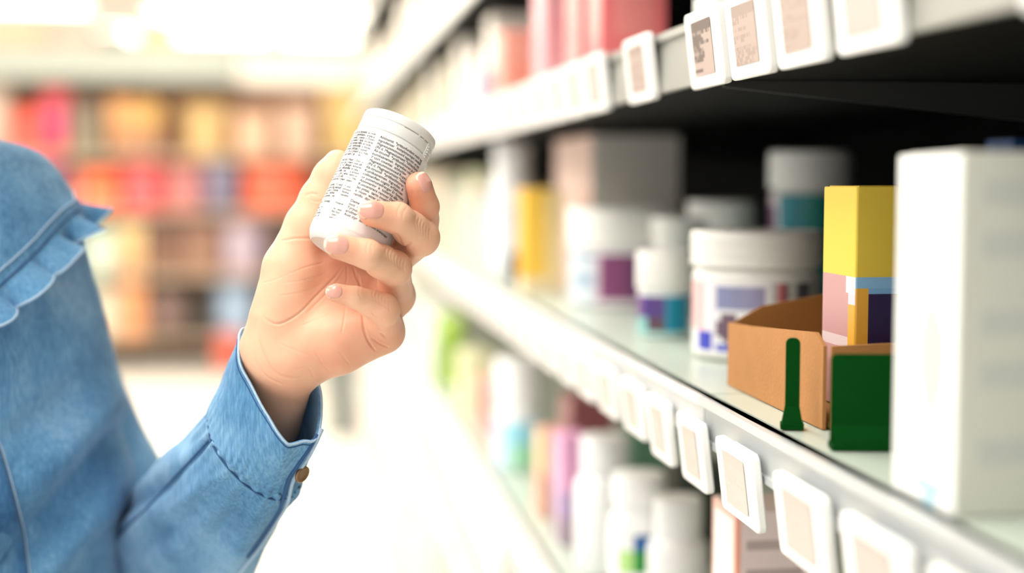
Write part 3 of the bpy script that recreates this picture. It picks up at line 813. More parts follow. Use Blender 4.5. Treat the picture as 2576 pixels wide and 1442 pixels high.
RGT = ['Aktinumit  *yrittunfundent mark tag', 'Ingredienser   kompletteringen innehåll', 'Magnesiummonooxid tagansvin oo ett', '(Pil d. Magnesiumtest *tablettform', 'Ak-tinumil  *yritbunfotoren ja ann', 'kumikaavamen  Ingredien tolv inne', 'Y tört countas  emholder', 'Magnesiummonooxid Rogen tillsats', '(Pil d. Magnesiumtest *tablett ol', 'Ak-tinumil  *yritbunfotoren', 'Kumikaavamen  Ingredien  B', 'collinanfien cognis erfdahnsen', 'or pommonsdranger Er fynmare', 'Annmerinr  k  tobertta elliv', 'Koncentrera rentner Dagligen', 'las yntas  tarm innehåll', 'a  niom  etter vitamin', 'rantfo  dosen ej', '', 'Demerar  de dagli', 'mot  fukt varmt', 'Tyryus  ochigt', 'arultter  myntas', 'Aust styr  samtig khues anemptajer']
text_block([(t_, 0) for t_ in LEFT], -84, -37, .0638, .00176, .0021, m_inkg, 'label_text', lab)
text_block([(t_, .0) for t_ in MIDL], -34.5, -19.5, .0638, .00176, .0018, m_ink, 'label_text', lab)
text_block([(t_, .0) for t_ in RGT], -14, 62, .0632, .0021, .0022, m_ink, 'label_text', lab)

# ------------------------------------------------------------------ signed-distance modelling of the hand and forearm
def smin(a, b, k):
    h = np.clip(0.5 + 0.5 * (b - a) / k, 0, 1)
    return b * (1 - h) + a * h - k * h * (1 - h)
def sd_cone(p, a, b, ra, rb):
    ab = b - a; pa = p - a
    t_ = np.clip((pa @ ab) / (ab @ ab), 0, 1)
    q = pa - t_[:, None] * ab
    return np.sqrt((q * q).sum(1)) - (ra + (rb - ra) * t_)
MM = 0.001
def chain(p, pts, k=0.004):
    d = None
    for (a, ra), (b, rb) in zip(pts[:-1], pts[1:]):
        e = sd_cone(p, a, b, ra * MM, rb * MM)
        d = e if d is None else smin(d, e, k)
    return d
def J(u, v, z, r): return (pz(u, v, z), r)
THUMB = [J(700, 792, 12, 15), J(724, 672, 13, 13.6), J(770, 565, 17, 11.5), J(803, 500, 20, 10.6), J(830, 445, 22, 9.4), J(849, 412, 23, 8.0)]
INDEX = [J(948, 592, 40, 10), J(1058, 582, 14, 9.2), J(1068, 520, -3, 8.0), J(1054, 466, -13, 7.4)]
MIDDLE = [J(985, 655, 30, 10.5), J(1059, 598, -6, 9.7), J(1000, 549, -27, 8.5), J(936, 537, -34, 7.2)]
RING = [J(995, 745, 24, 10.5), J(990, 675, -13, 9.3), J(925, 640, -37, 7.9), J(851, 621, -41, 6.7)]
PINKY = [J(966, 836, 13, 10.8), J(966, 778, -15, 8.0), J(896, 749, -22, 5.9), J(846, 737, -24, 5.2)]
W_R, W_U = J(678, 876, 14, 13.6), J(737, 922, 14, 13.6)
F_R, F_U = J(634, 1000, 50, 15.5), J(690, 1075, 52, 15)
ELB = J(350, 1400, 190, 40)
def sd_fingers(p):
    out = []
    for c in (INDEX, MIDDLE, RING, PINKY):
        d = chain(p, c, .0025)
        # knuckle pads
        d = smin(d, np.sqrt(((p - (c[1][0] - 0.0008 * FW)) ** 2).sum(1)) - (c[1][1] * 1.02) * MM, .003)
        mid = (c[1][0] + c[2][0]) / 2 + .0018 * FW
        d = smin(d, np.sqrt(((p - mid) ** 2).sum(1)) - (c[1][1] + c[2][1]) / 2 * 1.0 * MM, .004)
        out.append(d)
    return out
def sd_palm(p):
    d = chain(p, [W_R, (INDEX[0][0] + .002 * FW, 9.5)], .004)
    d = smin(d, chain(p, [J(690, 880, 14, 14), (MIDDLE[0][0], 10.5)]), .012)
    d = smin(d, chain(p, [J(715, 905, 13, 14), (RING[0][0], 10.5)]), .012)
    d = smin(d, chain(p, [W_U, J(850, 872, 10, 15.5), (PINKY[0][0], 11)]), .012)
    d = smin(d, chain(p, [J(760, 872, 8, 13.5), J(905, 832, 7, 13)]), .012)          # hypothenar
    d = smin(d, chain(p, [J(706, 806, 8, 14), J(742, 700, 11, 13.2)]), .010)         # thenar
    d = smin(d, chain(p, [J(800, 760, 20, 9), J(930, 700, 26, 9)]), .012)             # hollow filler
    d = smin(d, chain(p, [J(790, 690, 20, 10), J(930, 625, 34, 10)]), .010)            # web of the thumb
    d = smin(d, chain(p, THUMB, .004), .009)
    # wrist and forearm
    d = smin(d, chain(p, [W_R, F_R]), .010); d = smin(d, chain(p, [W_U, F_U]), .010)
    d = smin(d, chain(p, [J(700, 905, 15, 14.5), J(662, 1040, 50, 16)]), .008)
    d = smin(d, chain(p, [J(662, 1040, 52, 17), ELB]), .010)
    # tendons at the wrist and crease between thenar and hypothenar
    return d
def sd_bottle(p):
    q = p - BC; h = q @ AX
    r = np.sqrt(np.maximum((q * q).sum(1) - h * h, 0))
    return np.maximum(r - BR, np.abs(h) - BHALF)
def sd_hand(p):
    fs = sd_fingers(p)
    g = fs[0]
    for e in fs[1:]: g = smin(g, e, .0010)
    d = smin(sd_palm(p), g, .0055)
    return np.maximum(d, -(sd_bottle(p) - .0005))
def surface_nets(fn, lo, hi, h, block=6):
    n = np.ceil((hi - lo) / h / block).astype(int) * block + 1
    nb = (n - 1) // block
    c = np.stack(np.meshgrid(*[lo[i] + (np.arange(nb[i]) + .5) * block * h for i in range(3)], indexing='ij'), -1).reshape(-1, 3)
    dc = np.concatenate([fn(q) for q in np.array_split(c, max(1, len(c) // 60000))])
    act = np.abs(dc) < block * h * 1.35 + .002
    vol = np.repeat(np.repeat(np.repeat(dc.reshape(nb), block, 0), block, 1), block, 2)
    vol = np.pad(vol, ((0, 1),) * 3, mode='edge')
    need = np.zeros(n, bool)
    am = act.reshape(nb)
    for dx in (0, 1):
        for dy in (0, 1):
            for dz in (0, 1):
                m_ = np.repeat(np.repeat(np.repeat(am, block, 0), block, 1), block, 2)
                need[dx:dx + m_.shape[0], dy:dy + m_.shape[1], dz:dz + m_.shape[2]] |= m_
    idx = np.argwhere(need)
    pts = lo + idx * h
    vals = np.concatenate([fn(q) for q in np.array_split(pts, max(1, len(pts) // 200000))])
    vol[need] = vals
    ins = vol < 0
    s_ = sum(ins[dx:n[0] - 1 + dx, dy:n[1] - 1 + dy, dz:n[2] - 1 + dz].astype(np.int8) for dx in (0, 1) for dy in (0, 1) for dz in (0, 1))
    cells = np.argwhere((s_ > 0) & (s_ < 8))
    cid = -np.ones(s_.shape, int); cid[tuple(cells.T)] = np.arange(len(cells))
    acc = np.zeros((len(cells), 3)); cnt = np.zeros(len(cells))
    corners = [(i, j, k) for i in (0, 1) for j in (0, 1) for k in (0, 1)]
    for a in corners:
        for ax in range(3):
            if a[ax] == 0:
                b = list(a); b[ax] = 1
                va = vol[tuple((cells + a).T)]; vb = vol[tuple((cells + b).T)]
                x = (va < 0) != (vb < 0)
                t_ = np.where(x, va / np.where(x, va - vb, 1), 0)
                pt = np.tile(np.array(a, float), (len(cells), 1)); pt[:, ax] += t_
                acc[x] += pt[x]; cnt[x] += 1
    V = lo + (cells + acc / cnt[:, None]) * h
    F = []
    for ax in range(3):
        o1, o2 = (ax + 1) % 3, (ax + 2) % 3
        sl0 = [slice(1, n[i] - 1) for i in range(3)]; sl1 = list(sl0)
        sl0[ax] = slice(0, n[ax] - 1); sl1[ax] = slice(1, n[ax])
        a, b = ins[tuple(sl0)], ins[tuple(sl1)]
        e = np.argwhere(a != b); off = np.ones(3, int); off[ax] = 0
        flip = a[tuple(e.T)]
        e = e + off
        d1 = np.zeros(3, int); d1[o1] = 1; d2 = np.zeros(3, int); d2[o2] = 1
        q = np.stack([cid[tuple((e - d1 - d2).T)], cid[tuple((e - d2).T)], cid[tuple(e.T)], cid[tuple((e - d1).T)]], 1)
        q = np.where(flip[:, None], q, q[:, ::-1])
        F.append(q[(q >= 0).all(1)])
    return V, np.concatenate(F)
def normals_of(V, F):
    a, b, c, d = (V[F[:, i]] for i in range(4))
    n = np.cross(c - a, d - b)
    N = np.zeros_like(V)
    for i in range(4): np.add.at(N, F[:, i], n)
    return N / (np.linalg.norm(N, axis=1)[:, None] + 1e-12)
pts_all = np.array([q[0] for c in (THUMB, INDEX, MIDDLE, RING, PINKY, [W_R, W_U, F_R, F_U]) for q in c])
lo, hi = pts_all.min(0) - .026, pts_all.max(0) + .026
HSTEP = .00062
HV, HF = surface_nets(sd_hand, lo, hi, HSTEP)
# relax a little
def relax(V, F, it, lam=.5):
    e = np.concatenate([F[:, [i, (i + 1) % 4]] for i in range(4)]); e = np.concatenate([e, e[:, ::-1]])
    for _ in range(it):
        s_ = np.zeros_like(V); c = np.zeros(len(V))
        np.add.at(s_, e[:, 0], V[e[:, 1]]); np.add.at(c, e[:, 0], 1)
        V = V + lam * (s_ / np.maximum(c, 1)[:, None] - V)
    return V
def largest(V, F):
    lab_ = np.arange(len(V))
    while True:
        m_ = lab_[F].min(1); new = lab_.copy()
        for i in range(4): np.minimum.at(new, F[:, i], m_)
        new = new[new]
        if (new == lab_).all(): break
        lab_ = new
    u_, c_ = np.unique(lab_, return_counts=True); k_ = lab_ == u_[c_.argmax()]
    ix = -np.ones(len(V), int); ix[k_] = np.arange(k_.sum())
    return V[k_], ix[F[k_[F[:, 0]]]]
HV, HF = largest(HV, HF)
HV = relax(HV, HF, 3)
HN = normals_of(HV, HF)
if (HN * (HV - HV.mean(0))).sum() < 0: HF = HF[:, ::-1]; HN = -HN
# creases: (points in the photograph, half width mm, depth mm, nearest z mm, farthest z mm)
U_, V_, D_ = (np.array(x) for x in project(HV))
Z_ = (D_ - HD) * 1000
front = (HN @ -FW) > .05
def crease(pts, wd, dp, z0, z1, n=60):
    global HV
    P_ = spline(pts, n)
    r2 = np.full(len(HV), 1e9)
    sel = np.where(front & (Z_ > z0) & (Z_ < z1) & (U_ > P_[:, 0].min() - 30) & (U_ < P_[:, 0].max() + 30) & (V_ > P_[:, 1].min() - 30) & (V_ < P_[:, 1].max() + 30))[0]
    if not len(sel): return
    A = np.stack([U_[sel], V_[sel]], 1)
    best = np.full(len(sel), 1e9); tt = np.zeros(len(sel))
    for i in range(len(P_) - 1):
        a, b = P_[i], P_[i + 1]; ab = b - a
        t_ = np.clip(((A - a) @ ab) / (ab @ ab + 1e-9), 0, 1)
        q = ((A - a - t_[:, None] * ab) ** 2).sum(1)
        m_ = q < best; best[m_] = q[m_]; tt[m_] = (i + t_[m_]) / (len(P_) - 1)
    s_ = max(wd * .68, .36) * 4.45; dp = dp * .85
    fade = np.clip(np.minimum(tt, 1 - tt) * 6, 0, 1) ** .6
    g = np.exp(-best / s_ ** 2) * fade
    rim = np.exp(-(np.sqrt(best) - 2.4 * s_) ** 2 / (1.6 * s_) ** 2) * fade * .12
    HV[sel] -= HN[sel] * ((g - rim) * dp * MM)[:, None]
PALM0, PALM1 = -8, 60
crease([(862, 672), (835, 705), (795, 745), (750, 790), (700, 815), (665, 800)], .8, .8, PALM0, PALM1)      # life line
crease([(868, 672), (850, 705), (815, 745), (770, 790)], .6, .45, PALM0, PALM1)
crease([(900, 690), (905, 715), (905, 740)], .7, .7, PALM0, PALM1)
crease([(872, 668), (872, 700), (868, 725)], .6, .6, PALM0, PALM1)
crease([(888, 670), (897, 700), (908, 720)], .6, .6, PALM0, PALM1)
crease([(945, 690), (955, 710), (958, 728)], .6, .5, PALM0, PALM1)
crease([(868, 772), (866, 800), (857, 850)], .6, .45, PALM0, PALM1)                                           # head line
crease([(912, 785), (914, 820), (925, 855), (945, 884)], .8, 1.0, PALM0, PALM1)                                # heart line
crease([(940, 805), (950, 830), (972, 850)], .7, .7, PALM0, PALM1)
crease([(935, 850), (955, 865), (978, 874)], .6, .6, PALM0, PALM1)
crease([(845, 775), (800, 800), (760, 820)], .5, .3, PALM0, PALM1)
crease([(820, 660), (770, 672), (725, 690)], .5, .35, PALM0, PALM1)
crease([(815, 690), (765, 705), (712, 712)], .5, .25, PALM0, PALM1)
crease([(808, 715), (760, 735), (700, 745)], .5, .25, PALM0, PALM1)
crease([(725, 690), (690, 705), (660, 712)], .5, .2, PALM0, PALM1)
crease([(790, 600), (745, 600), (706, 606)], .8, .6, PALM0, PALM1)                                             # thumb base
crease([(800, 490), (782, 487), (768, 492)], .8, .6, PALM0, PALM1)                                             # thumb joint
crease([(812, 505), (795, 507), (780, 503)], .6, .4, PALM0, PALM1)
crease([(650, 838), (672, 900), (700, 942), (760, 952)], 1.0, .7, PALM0, 80)                                   # wrist
crease([(640, 900), (668, 945), (712, 968)], .8, .35, PALM0, 80)
crease([(745, 930), (775, 925), (790, 950)], .6, .3, PALM0, 80)
crease([(700, 865), (740, 880), (800, 905)], .8, .25, PALM0, 80)
crease([(792, 880), (812, 915), (830, 935)], .6, .25, PALM0, 80)
crease([(845, 870), (865, 900), (880, 918)], .6, .25, PALM0, 80)
crease([(960, 575), (935, 590), (900, 595)], .5, .2, -60, -10)
# folds of skin round the nails
for (cx_, cy_, rx_, ry_, th_) in ((932, 524, 33, 23, 4), (845, 615, 31, 22, 5), (838, 732, 22, 16, 3)):
    t_ = np.radians(np.linspace(-115, 115, 14)); c_, s_2 = math.cos(math.radians(th_)), math.sin(math.radians(th_))
    crease([(cx_ + rx_ * math.cos(a) * c_ - ry_ * math.sin(a) * s_2, cy_ + rx_ * math.cos(a) * s_2 + ry_ * math.sin(a) * c_) for a in t_], .5, .35, -70, -10)
# knuckle wrinkles
FZ0, FZ1 = -70, 6
for (a, b) in [((1012, 512), (1000, 545)), ((1024, 520), (1013, 556))]: crease([a, ((a[0] + b[0]) / 2 - 5, (a[1] + b[1]) / 2), b], .5, .35, FZ0, FZ1)
for k in range(6): crease([(1048 + 7 * k, 540 + 7 * k), (1044 + 7 * k, 558 + 6 * k), (1048 + 6.5 * k, 578 + 5 * k)], .45, .32, FZ0, FZ1)
crease([(985, 588), (1002, 595), (1015, 622), (1036, 610)], .9, .9, FZ0, FZ1)
for (a, b) in [((930, 604), (922, 640)), ((938, 606), (936, 640))]: crease([a, ((a[0] + b[0]) / 2 - 3, (a[1] + b[1]) / 2), b], .5, .3, FZ0, FZ1)
for k in range(7): crease([(975 + 7.5 * k, 617 + 6 * k), (970 + 7.5 * k, 635 + 6 * k), (976 + 7 * k, 655 + 5 * k)], .45, .32, FZ0, FZ1)
crease([(905, 722), (903, 738), (910, 752)], .5, .3, FZ0, FZ1)
for k in range(6): crease([(940 + 8 * k, 728 + 6 * k), (937 + 8 * k, 742 + 6 * k), (942 + 8 * k, 758 + 5 * k)], .45, .3, FZ0, FZ1)
crease([(935, 787), (950, 800), (968, 806)], .7, .6, FZ0, 10)
HN = normals_of(HV, HF)
if (HN * (HV - HV.mean(0))).sum() < 0: HN = -HN
# natural redness of the skin: fingertips, knuckles, heel of the hand
red = np.zeros(len(HV))
for (pt, rad, am) in [(INDEX[3][0], .012, .8), (INDEX[2][0], .012, .5), (MIDDLE[3][0], .010, .55), (RING[3][0], .010, .7), (PINKY[3][0], .008, .6), (MIDDLE[1][0], .011, .35), (RING[1][0], .010, .3), (PINKY[1][0], .010, .3),
                      (pz(850, 890, 0), .022, .5), (pz(950, 850, 0), .018, .5), (pz(860, 650, 10), .022, .6), (pz(930, 740, 10), .018, .45), (THUMB[4][0], .014, .35), (pz(700, 780, 0), .012, .25), (pz(745, 955, 5), .018, .3)]:
    red = np.maximum(red, am * np.exp(-((HV - pt) ** 2).sum(1) / rad ** 2))

person = empty('person', (float(pz(-250, 700, 200)[0]), float(pz(-250, 700, 200)[1]), 0.0))
tag(person, 'person in a blue denim shirt with frilled collar holding up a white bottle', 'person')
POFF = np.array(person.location)
def pobj(name, V, F, m, parent=None, smooth=True, **kw):
    par = parent or person
    return obj(name, np.asarray(V) - POFF, F, m, par, smooth, **kw)
m_skin = bpy.data.materials.new('skin'); m_skin.use_nodes = True
nt = m_skin.node_tree; bs = nt.nodes['Principled BSDF']
at = nt.nodes.new('ShaderNodeAttribute'); at.attribute_name = 'redness'
tc = nt.nodes.new('ShaderNodeTexCoord')
nz = nt.nodes.new('ShaderNodeTexNoise'); nz.inputs['Scale'].default_value = 90; nz.inputs['Detail'].default_value = 3
nt.links.new(tc.outputs['Object'], nz.inputs['Vector'])
ad = nt.nodes.new('ShaderNodeMath'); ad.operation = 'MULTIPLY_ADD'; ad.inputs[1].default_value = .5; 
nt.links.new(nz.outputs[0], ad.inputs[0])
sb_ = nt.nodes.new('ShaderNodeMath'); sb_.operation = 'SUBTRACT'; sb_.inputs[1].default_value = .25
nt.links.new(at.outputs['Fac'], sb_.inputs[0]); nt.links.new(sb_.outputs[0], ad.inputs[2])
mx = nt.nodes.new('ShaderNodeMix'); mx.data_type = 'RGBA'; mx.clamp_factor = True
mx.inputs[6].default_value = srgb('efbd9d'); mx.inputs[7].default_value = srgb('e0876c')
nt.links.new(ad.outputs[0], mx.inputs[0]); nt.links.new(mx.outputs[2], bs.inputs['Base Color'])
bs.inputs['Roughness'].default_value = 0.46
bs.inputs['Subsurface Weight'].default_value = 0.12
bs.inputs['Subsurface Radius'].default_value = (0.9, 0.35, 0.2)
bs.inputs['Subsurface Scale'].default_value = 0.006
bs.inputs['Specular IOR Level'].default_value = 0.4
vo = nt.nodes.new('ShaderNodeTexVoronoi'); vo.inputs['Scale'].default_value = 900; vo.feature = 'DISTANCE_TO_EDGE'
nt.links.new(tc.outputs['Object'], vo.inputs['Vector'])
bp = nt.nodes.new('ShaderNodeBump'); bp.inputs['Strength'].default_value = .10; bp.inputs['Distance'].default_value = .0006
nt.links.new(vo.outputs['Distance'], bp.inputs['Height']); nt.links.new(bp.outputs[0], bs.inputs['Normal'])

# fingernails: traced on to the finished fingers
def trace(u, v, d0=.70, d1=.88):
    d = d0
    r = FW + (u - W / 2) / FPX * RT - (v - H / 2) / FPX * UP
    for _ in range(60):
        q = sd_hand((EYE + r * d)[None, :])[0]
        d += q * .9
        if q < 1e-5: break
    return EYE + r * d
def grad(p):
    e = 3e-4
    g = np.array([sd_hand((p + e * a)[None, :])[0] - sd_hand((p - e * a)[None, :])[0] for a in np.eye(3)])
    return g / (np.linalg.norm(g) + 1e-12)
m_nail = mat('fingernail', 'e8a796', 0.22, Subsurface_Weight=0.1, Coat_Weight=0.3)
m_tip = mat('nail_free_edge', 'f2d9c2', 0.3)
def nail(cu, cv, du, dv, hl, hw):
    """centre in the photograph, direction to the tip, half length and half width in mm; laid on the finger along its own normal"""
    c = trace(cu, cv); n0 = grad(c)
    e = du * RT - dv * UP; e = e - n0 * (e @ n0); e /= np.linalg.norm(e); g = np.cross(n0, e)
    ring = 9; seg = 32
    vs = [(0, 0)]
    for j in range(1, ring + 1):
        for i in range(seg):
            a = 2 * math.pi * i / seg
            x, y = math.cos(a), math.sin(a)
            ex = 2.7
            rr = 1 / (abs(x) ** ex + abs(y) ** ex) ** (1 / ex)
            vs.append((j / ring * rr * x, j / ring * rr * y))
    out = []
    for (x, y) in vs:
        x_, x = x, min(x, .1)
        p = c + e * x * hl * MM + g * y * hw * MM + n0 * .003
        tr = 0
        for _ in range(30):
            q = sd_hand(p[None, :])[0]
            p = p - n0 * q * .9; tr += q * .9
            if q < 1e-5 or tr > .0075: break
        nrm = grad(p)
        edge = (abs(x) ** 2.7 + abs(y) ** 2.7) ** (1 / 2.7)
        edge = (abs(x_) ** 2.7 + abs(y) ** 2.7) ** (1 / 2.7)
        k_ = (x_ - x) / .9
        out.append(p + nrm * (.00022 if (edge < .93 or k_ > .3) else -.0002) + e * (x_ - x) * hl * MM - n0 * (.0011 * k_ ** 2 + .0012 * k_ * y * y) - n0 * (.0006 if edge > .93 and k_ > .3 else 0))
    fs = [(0, 1 + i, 1 + (i + 1) % seg) for i in range(seg)]
    for j in range(1, ring):
        for i in range(seg):
            k = (i + 1) % seg; b = 1 + (j - 1) * seg
            fs.append((b + i, b + seg + i, b + seg + k, b + k))
    return out, fs, vs
nails = []
for args in [(932, 524, -1, -.06, 7.2, 5.4), (845, 615, -1, -.08, 6.9, 5.2), (838, 732, -1, -.05, 4.9, 3.9), (1073, 456, -.45, -1, 6.0, 4.6)]:
    nails.append(nail(*args))

# ---- rest of the body under the clothes, one continuous surface with the hand: forearm, arm, torso, neck, head, legs
FH = np.array([sy, cy, 0.0])
TD_ = .93
TC = unproj(-233, 900, TD_); TC2 = np.array([TC[0], TC[1]])
EXT0 = .140; TA, TB = .168, .105
AXA = (RT + FH) / math.sqrt(2)         # towards the person's left shoulder
AXB = (RT - FH) / math.sqrt(2)         # the way the person faces
LV = [(-60, -133), (40, -128), (150, -120), (250, -100), (320, -62), (350, -25), (365, 2), (375, 58), (392, 92), (410, 112), (455, 142), (505, 170), (535, 190), (570, 203), (620, 218), (700, 236), (790, 256), (900, 286), (1000, 306), (1100, 322), (1180, 330),
      (1250, 325), (1350, 308), (1442, 300), (1600, 305), (1900, 325), (2200, 345)]
LVv = np.array([a for a, b in LV], float); LVu = np.array([b for a, b in LV], float)
TT = np.radians(np.linspace(0, 360, 180, endpoint=False))
def ring_at(z, s_, tt):
    ca, sa = np.cos(tt), np.sin(tt)
    sa = np.where(sa > 0, sa, sa * .9)
    return np.array([TC[0], TC[1], z]) + s_ * (TA * ca[..., None] * AXA + TB * sa[..., None] * AXB)
LVz, LVs = [], []
for v_, u_ in zip(LVv, LVu):           # ring sizes that give the chest its outline
    z_ = unproj(u_, v_, TD_)[2]; a_, b_ = .2, 2.5
    for _ in range(40):
        m_ = (a_ + b_) / 2
        if project(ring_at(z_, m_, TT))[0].max() < u_: a_ = m_
        else: b_ = m_
    LVz.append(z_); LVs.append(a_)
def torso(t_, v):              # t in degrees: 0 = left shoulder, 90 = front
    return ring_at(np.interp(v, LVv, LVz), np.interp(v, LVv, LVs), np.radians(np.array(float(t_))))
def grid_mesh(fn, us, vs, closed=True):
    V = np.array([[fn(a, b) for a in us] for b in vs]); nv, nu = V.shape[:2]
    V = V.reshape(-1, 3); F = []
    for j in range(nv - 1):
        for i in range(nu if closed else nu - 1):
            k = (i + 1) % nu
            F.append((j * nu + i, j * nu + k, (j + 1) * nu + k, (j + 1) * nu + i))
    return V, np.array(F)
def outward(V, F, axis_pts=None):
    N = normals_of(V, F)
    return N
# --- shirt: torso, upper arm, sleeve in one mesh
def wr(p, s_, seed): return mnoise.noise(Vector((p[0] * s_ + seed, p[1] * s_, p[2] * s_)))
TV, TF = grid_mesh(torso, np.linspace(0, 360, 240, endpoint=False), np.linspace(345, 2150, 230))
TN = normals_of(TV, TF)
cen = np.stack([np.full(len(TV), TC[0]), np.full(len(TV), TC[1]), TV[:, 2]], 1)
if ((TV - cen) * TN).sum() < 0: TF = TF[:, ::-1]; TN = -TN
tu, tv_, td = project(TV)
disp = np.zeros(len(TV))
for i, p in enumerate(TV):
    x, y = tu[i], tv_[i]
    q = (x * .78 + y * .62) / 150.0; w_ = (-x * .62 + y * .78)
    disp[i] = .0035 * wr((x / 420, y / 230 + x / 300, 0), 1, 3.1) + .0022 * wr((x / 190 + y / 260, y / 190 - x / 170, 0), 1, 9.7) + .0006 * wr((x / 40, y / 60, 0), 1, 5)
    # slack folds running from the arm down to the front edge
    for (x0, y0, x1, y1, wd, am) in [(60, 1390, 330, 1060, 38, -.0060), (40, 1250, 300, 1010, 45, .0035), (90, 1470, 330, 1190, 36, .005), (10, 1120, 240, 940, 40, -.0025)]:
        L = math.hypot(x1 - x0, y1 - y0); ex, ey = (x1 - x0) / L, (y1 - y0) / L
        tt = (x - x0) * ex + (y - y0) * ey; dd = (x - x0) * -ey + (y - y0) * ex
        disp[i] += 1.7 * am * math.exp(-(dd / wd) ** 2) * min(1, max(0, min(tt + 60, L + 60 - tt) / 120))
TV0 = TV.copy(); TV = TV + TN * disp[:, None]
def ellipse_ring(L, R, z, off, toward, n=240):
    a0 = np.array(L, float); b0 = np.array(R, float); c = (a0 + b0) / 2; h = (b0 - a0) / 2
    out = []
    for i in range(n):
        t_ = math.pi - 2 * math.pi * i / n           # starts at L, goes over the near side to R
        s_ = math.sin(t_)
        q = c + h * math.cos(t_) + np.array(off) * s_
        out.append(pz(q[0], q[1], z - toward * s_))
    return np.array(out)
def resample(pts, n):
    P_ = spline(pts, 400); d = np.r_[0, np.cumsum(np.linalg.norm(np.diff(P_, axis=0), axis=1))]
    s_ = np.linspace(0, d[-1], n, endpoint=False)
    return np.stack([np.interp(s_, d, P_[:, k]) for k in range(P_.shape[1])], 1)
NR = 240
cuff_front = [(602, 843, 16), (600, 880, 8), (608, 925, 3), (628, 968, 0), (655, 1015, -3), (685, 1066, -6), (706, 1098, -7), (724, 1119, -7), (742, 1119, -4), (765, 1110, 0), (788, 1108, 4), (803, 1085, 10), (811, 1050, 16)]
cuff_back = [(811, 1050, 16), (812, 1020, 22), (807, 985, 28), (795, 955, 34), (762, 915, 44), (705, 865, 46), (650, 832, 36), (615, 828, 26), (602, 843, 16)]
r0 = np.array([pz(*q) for q in np.r_[resample(cuff_front, NR // 2), resample(cuff_back, NR // 2)]])
r2 = ellipse_ring((522, 1038), (748, 1232), 40, (-34, 52), 30)
r1 = r0 * .5 + r2 * .5 + np.array([ellipse_ring((0, 0), (1, 1), 0, (0, 0), 1)[i] - pz(.5, .5, 0) for i in range(NR)]) * 1.2
r3 = ellipse_ring((500, 1062), (742, 1262), 52, (-38, 58), 32)
r4 = ellipse_ring((438, 1112), (696, 1330), 88, (-45, 72), 32)
r5 = ellipse_ring((372, 1180), (645, 1440), 138, (-48, 78), 33)
r6 = ellipse_ring((318, 1270), (590, 1570), 195, (-45, 75), 36)
r7 = ellipse_ring((285, 1400), (520, 1690), 240, (-30, 60), 40)
def loft(rings, per):
    out = []
    for i in range(len(rings) - 1):
        for k in range(per[i]):
            t_ = k / per[i]
            p0 = rings[max(i - 1, 0)]; p1 = rings[i]; p2 = rings[i + 1]; p3 = rings[min(i + 2, len(rings) - 1)]
            out.append(.5 * (2 * p1 + (p2 - p0) * t_ + (2 * p0 - 5 * p1 + 4 * p2 - p3) * t_ ** 2 + (3 * p1 - p0 - 3 * p2 + p3) * t_ ** 3))
    out.append(rings[-1])
    V = np.array(out); nv = len(V); V = V.reshape(-1, 3)
    F = [(j * NR + i, j * NR + (i + 1) % NR, (j + 1) * NR + (i + 1) % NR, (j + 1) * NR + i) for j in range(nv - 1) for i in range(NR)]
    return V, np.array(F), nv
def fix_out(V, F, nv):
    N = normals_of(V, F); c = V.reshape(nv, NR, 3).mean(1, keepdims=True)
    if ((V.reshape(nv, NR, 3) - c) * N.reshape(nv, NR, 3)).sum() < 0: return F[:, ::-1], -N
    return F, N
CV, CF, cn = loft([r0, r1, r2], [22, 22]); CF, CN = fix_out(CV, CF, cn)
cu_, cv_, _ = project(CV)
for i in range(len(CV)):
    j = i // NR
    s_ = j / (cn - 1)
    CV[i] += CN[i] * (.0009 * wr((cu_[i] / 60, cv_[i] / 70, 0), 1, 2.2) + .0012 * wr((cu_[i] / 130, cv_[i] / 100, 0), 1, 7.7) + .0005 * s_ ** 3 * math.sin(i % NR * 1.05 + 3 * wr((cu_[i] / 80, cv_[i] / 80, 0), 1, 1)))
SV, SF, sn = loft([r2 * .985 + r2.mean(0) * .015, r3, r4, r5, r6, r7], [6, 22, 24, 20, 16]); SF, SN = fix_out(SV, SF, sn)
su_, sv_, _ = project(SV)
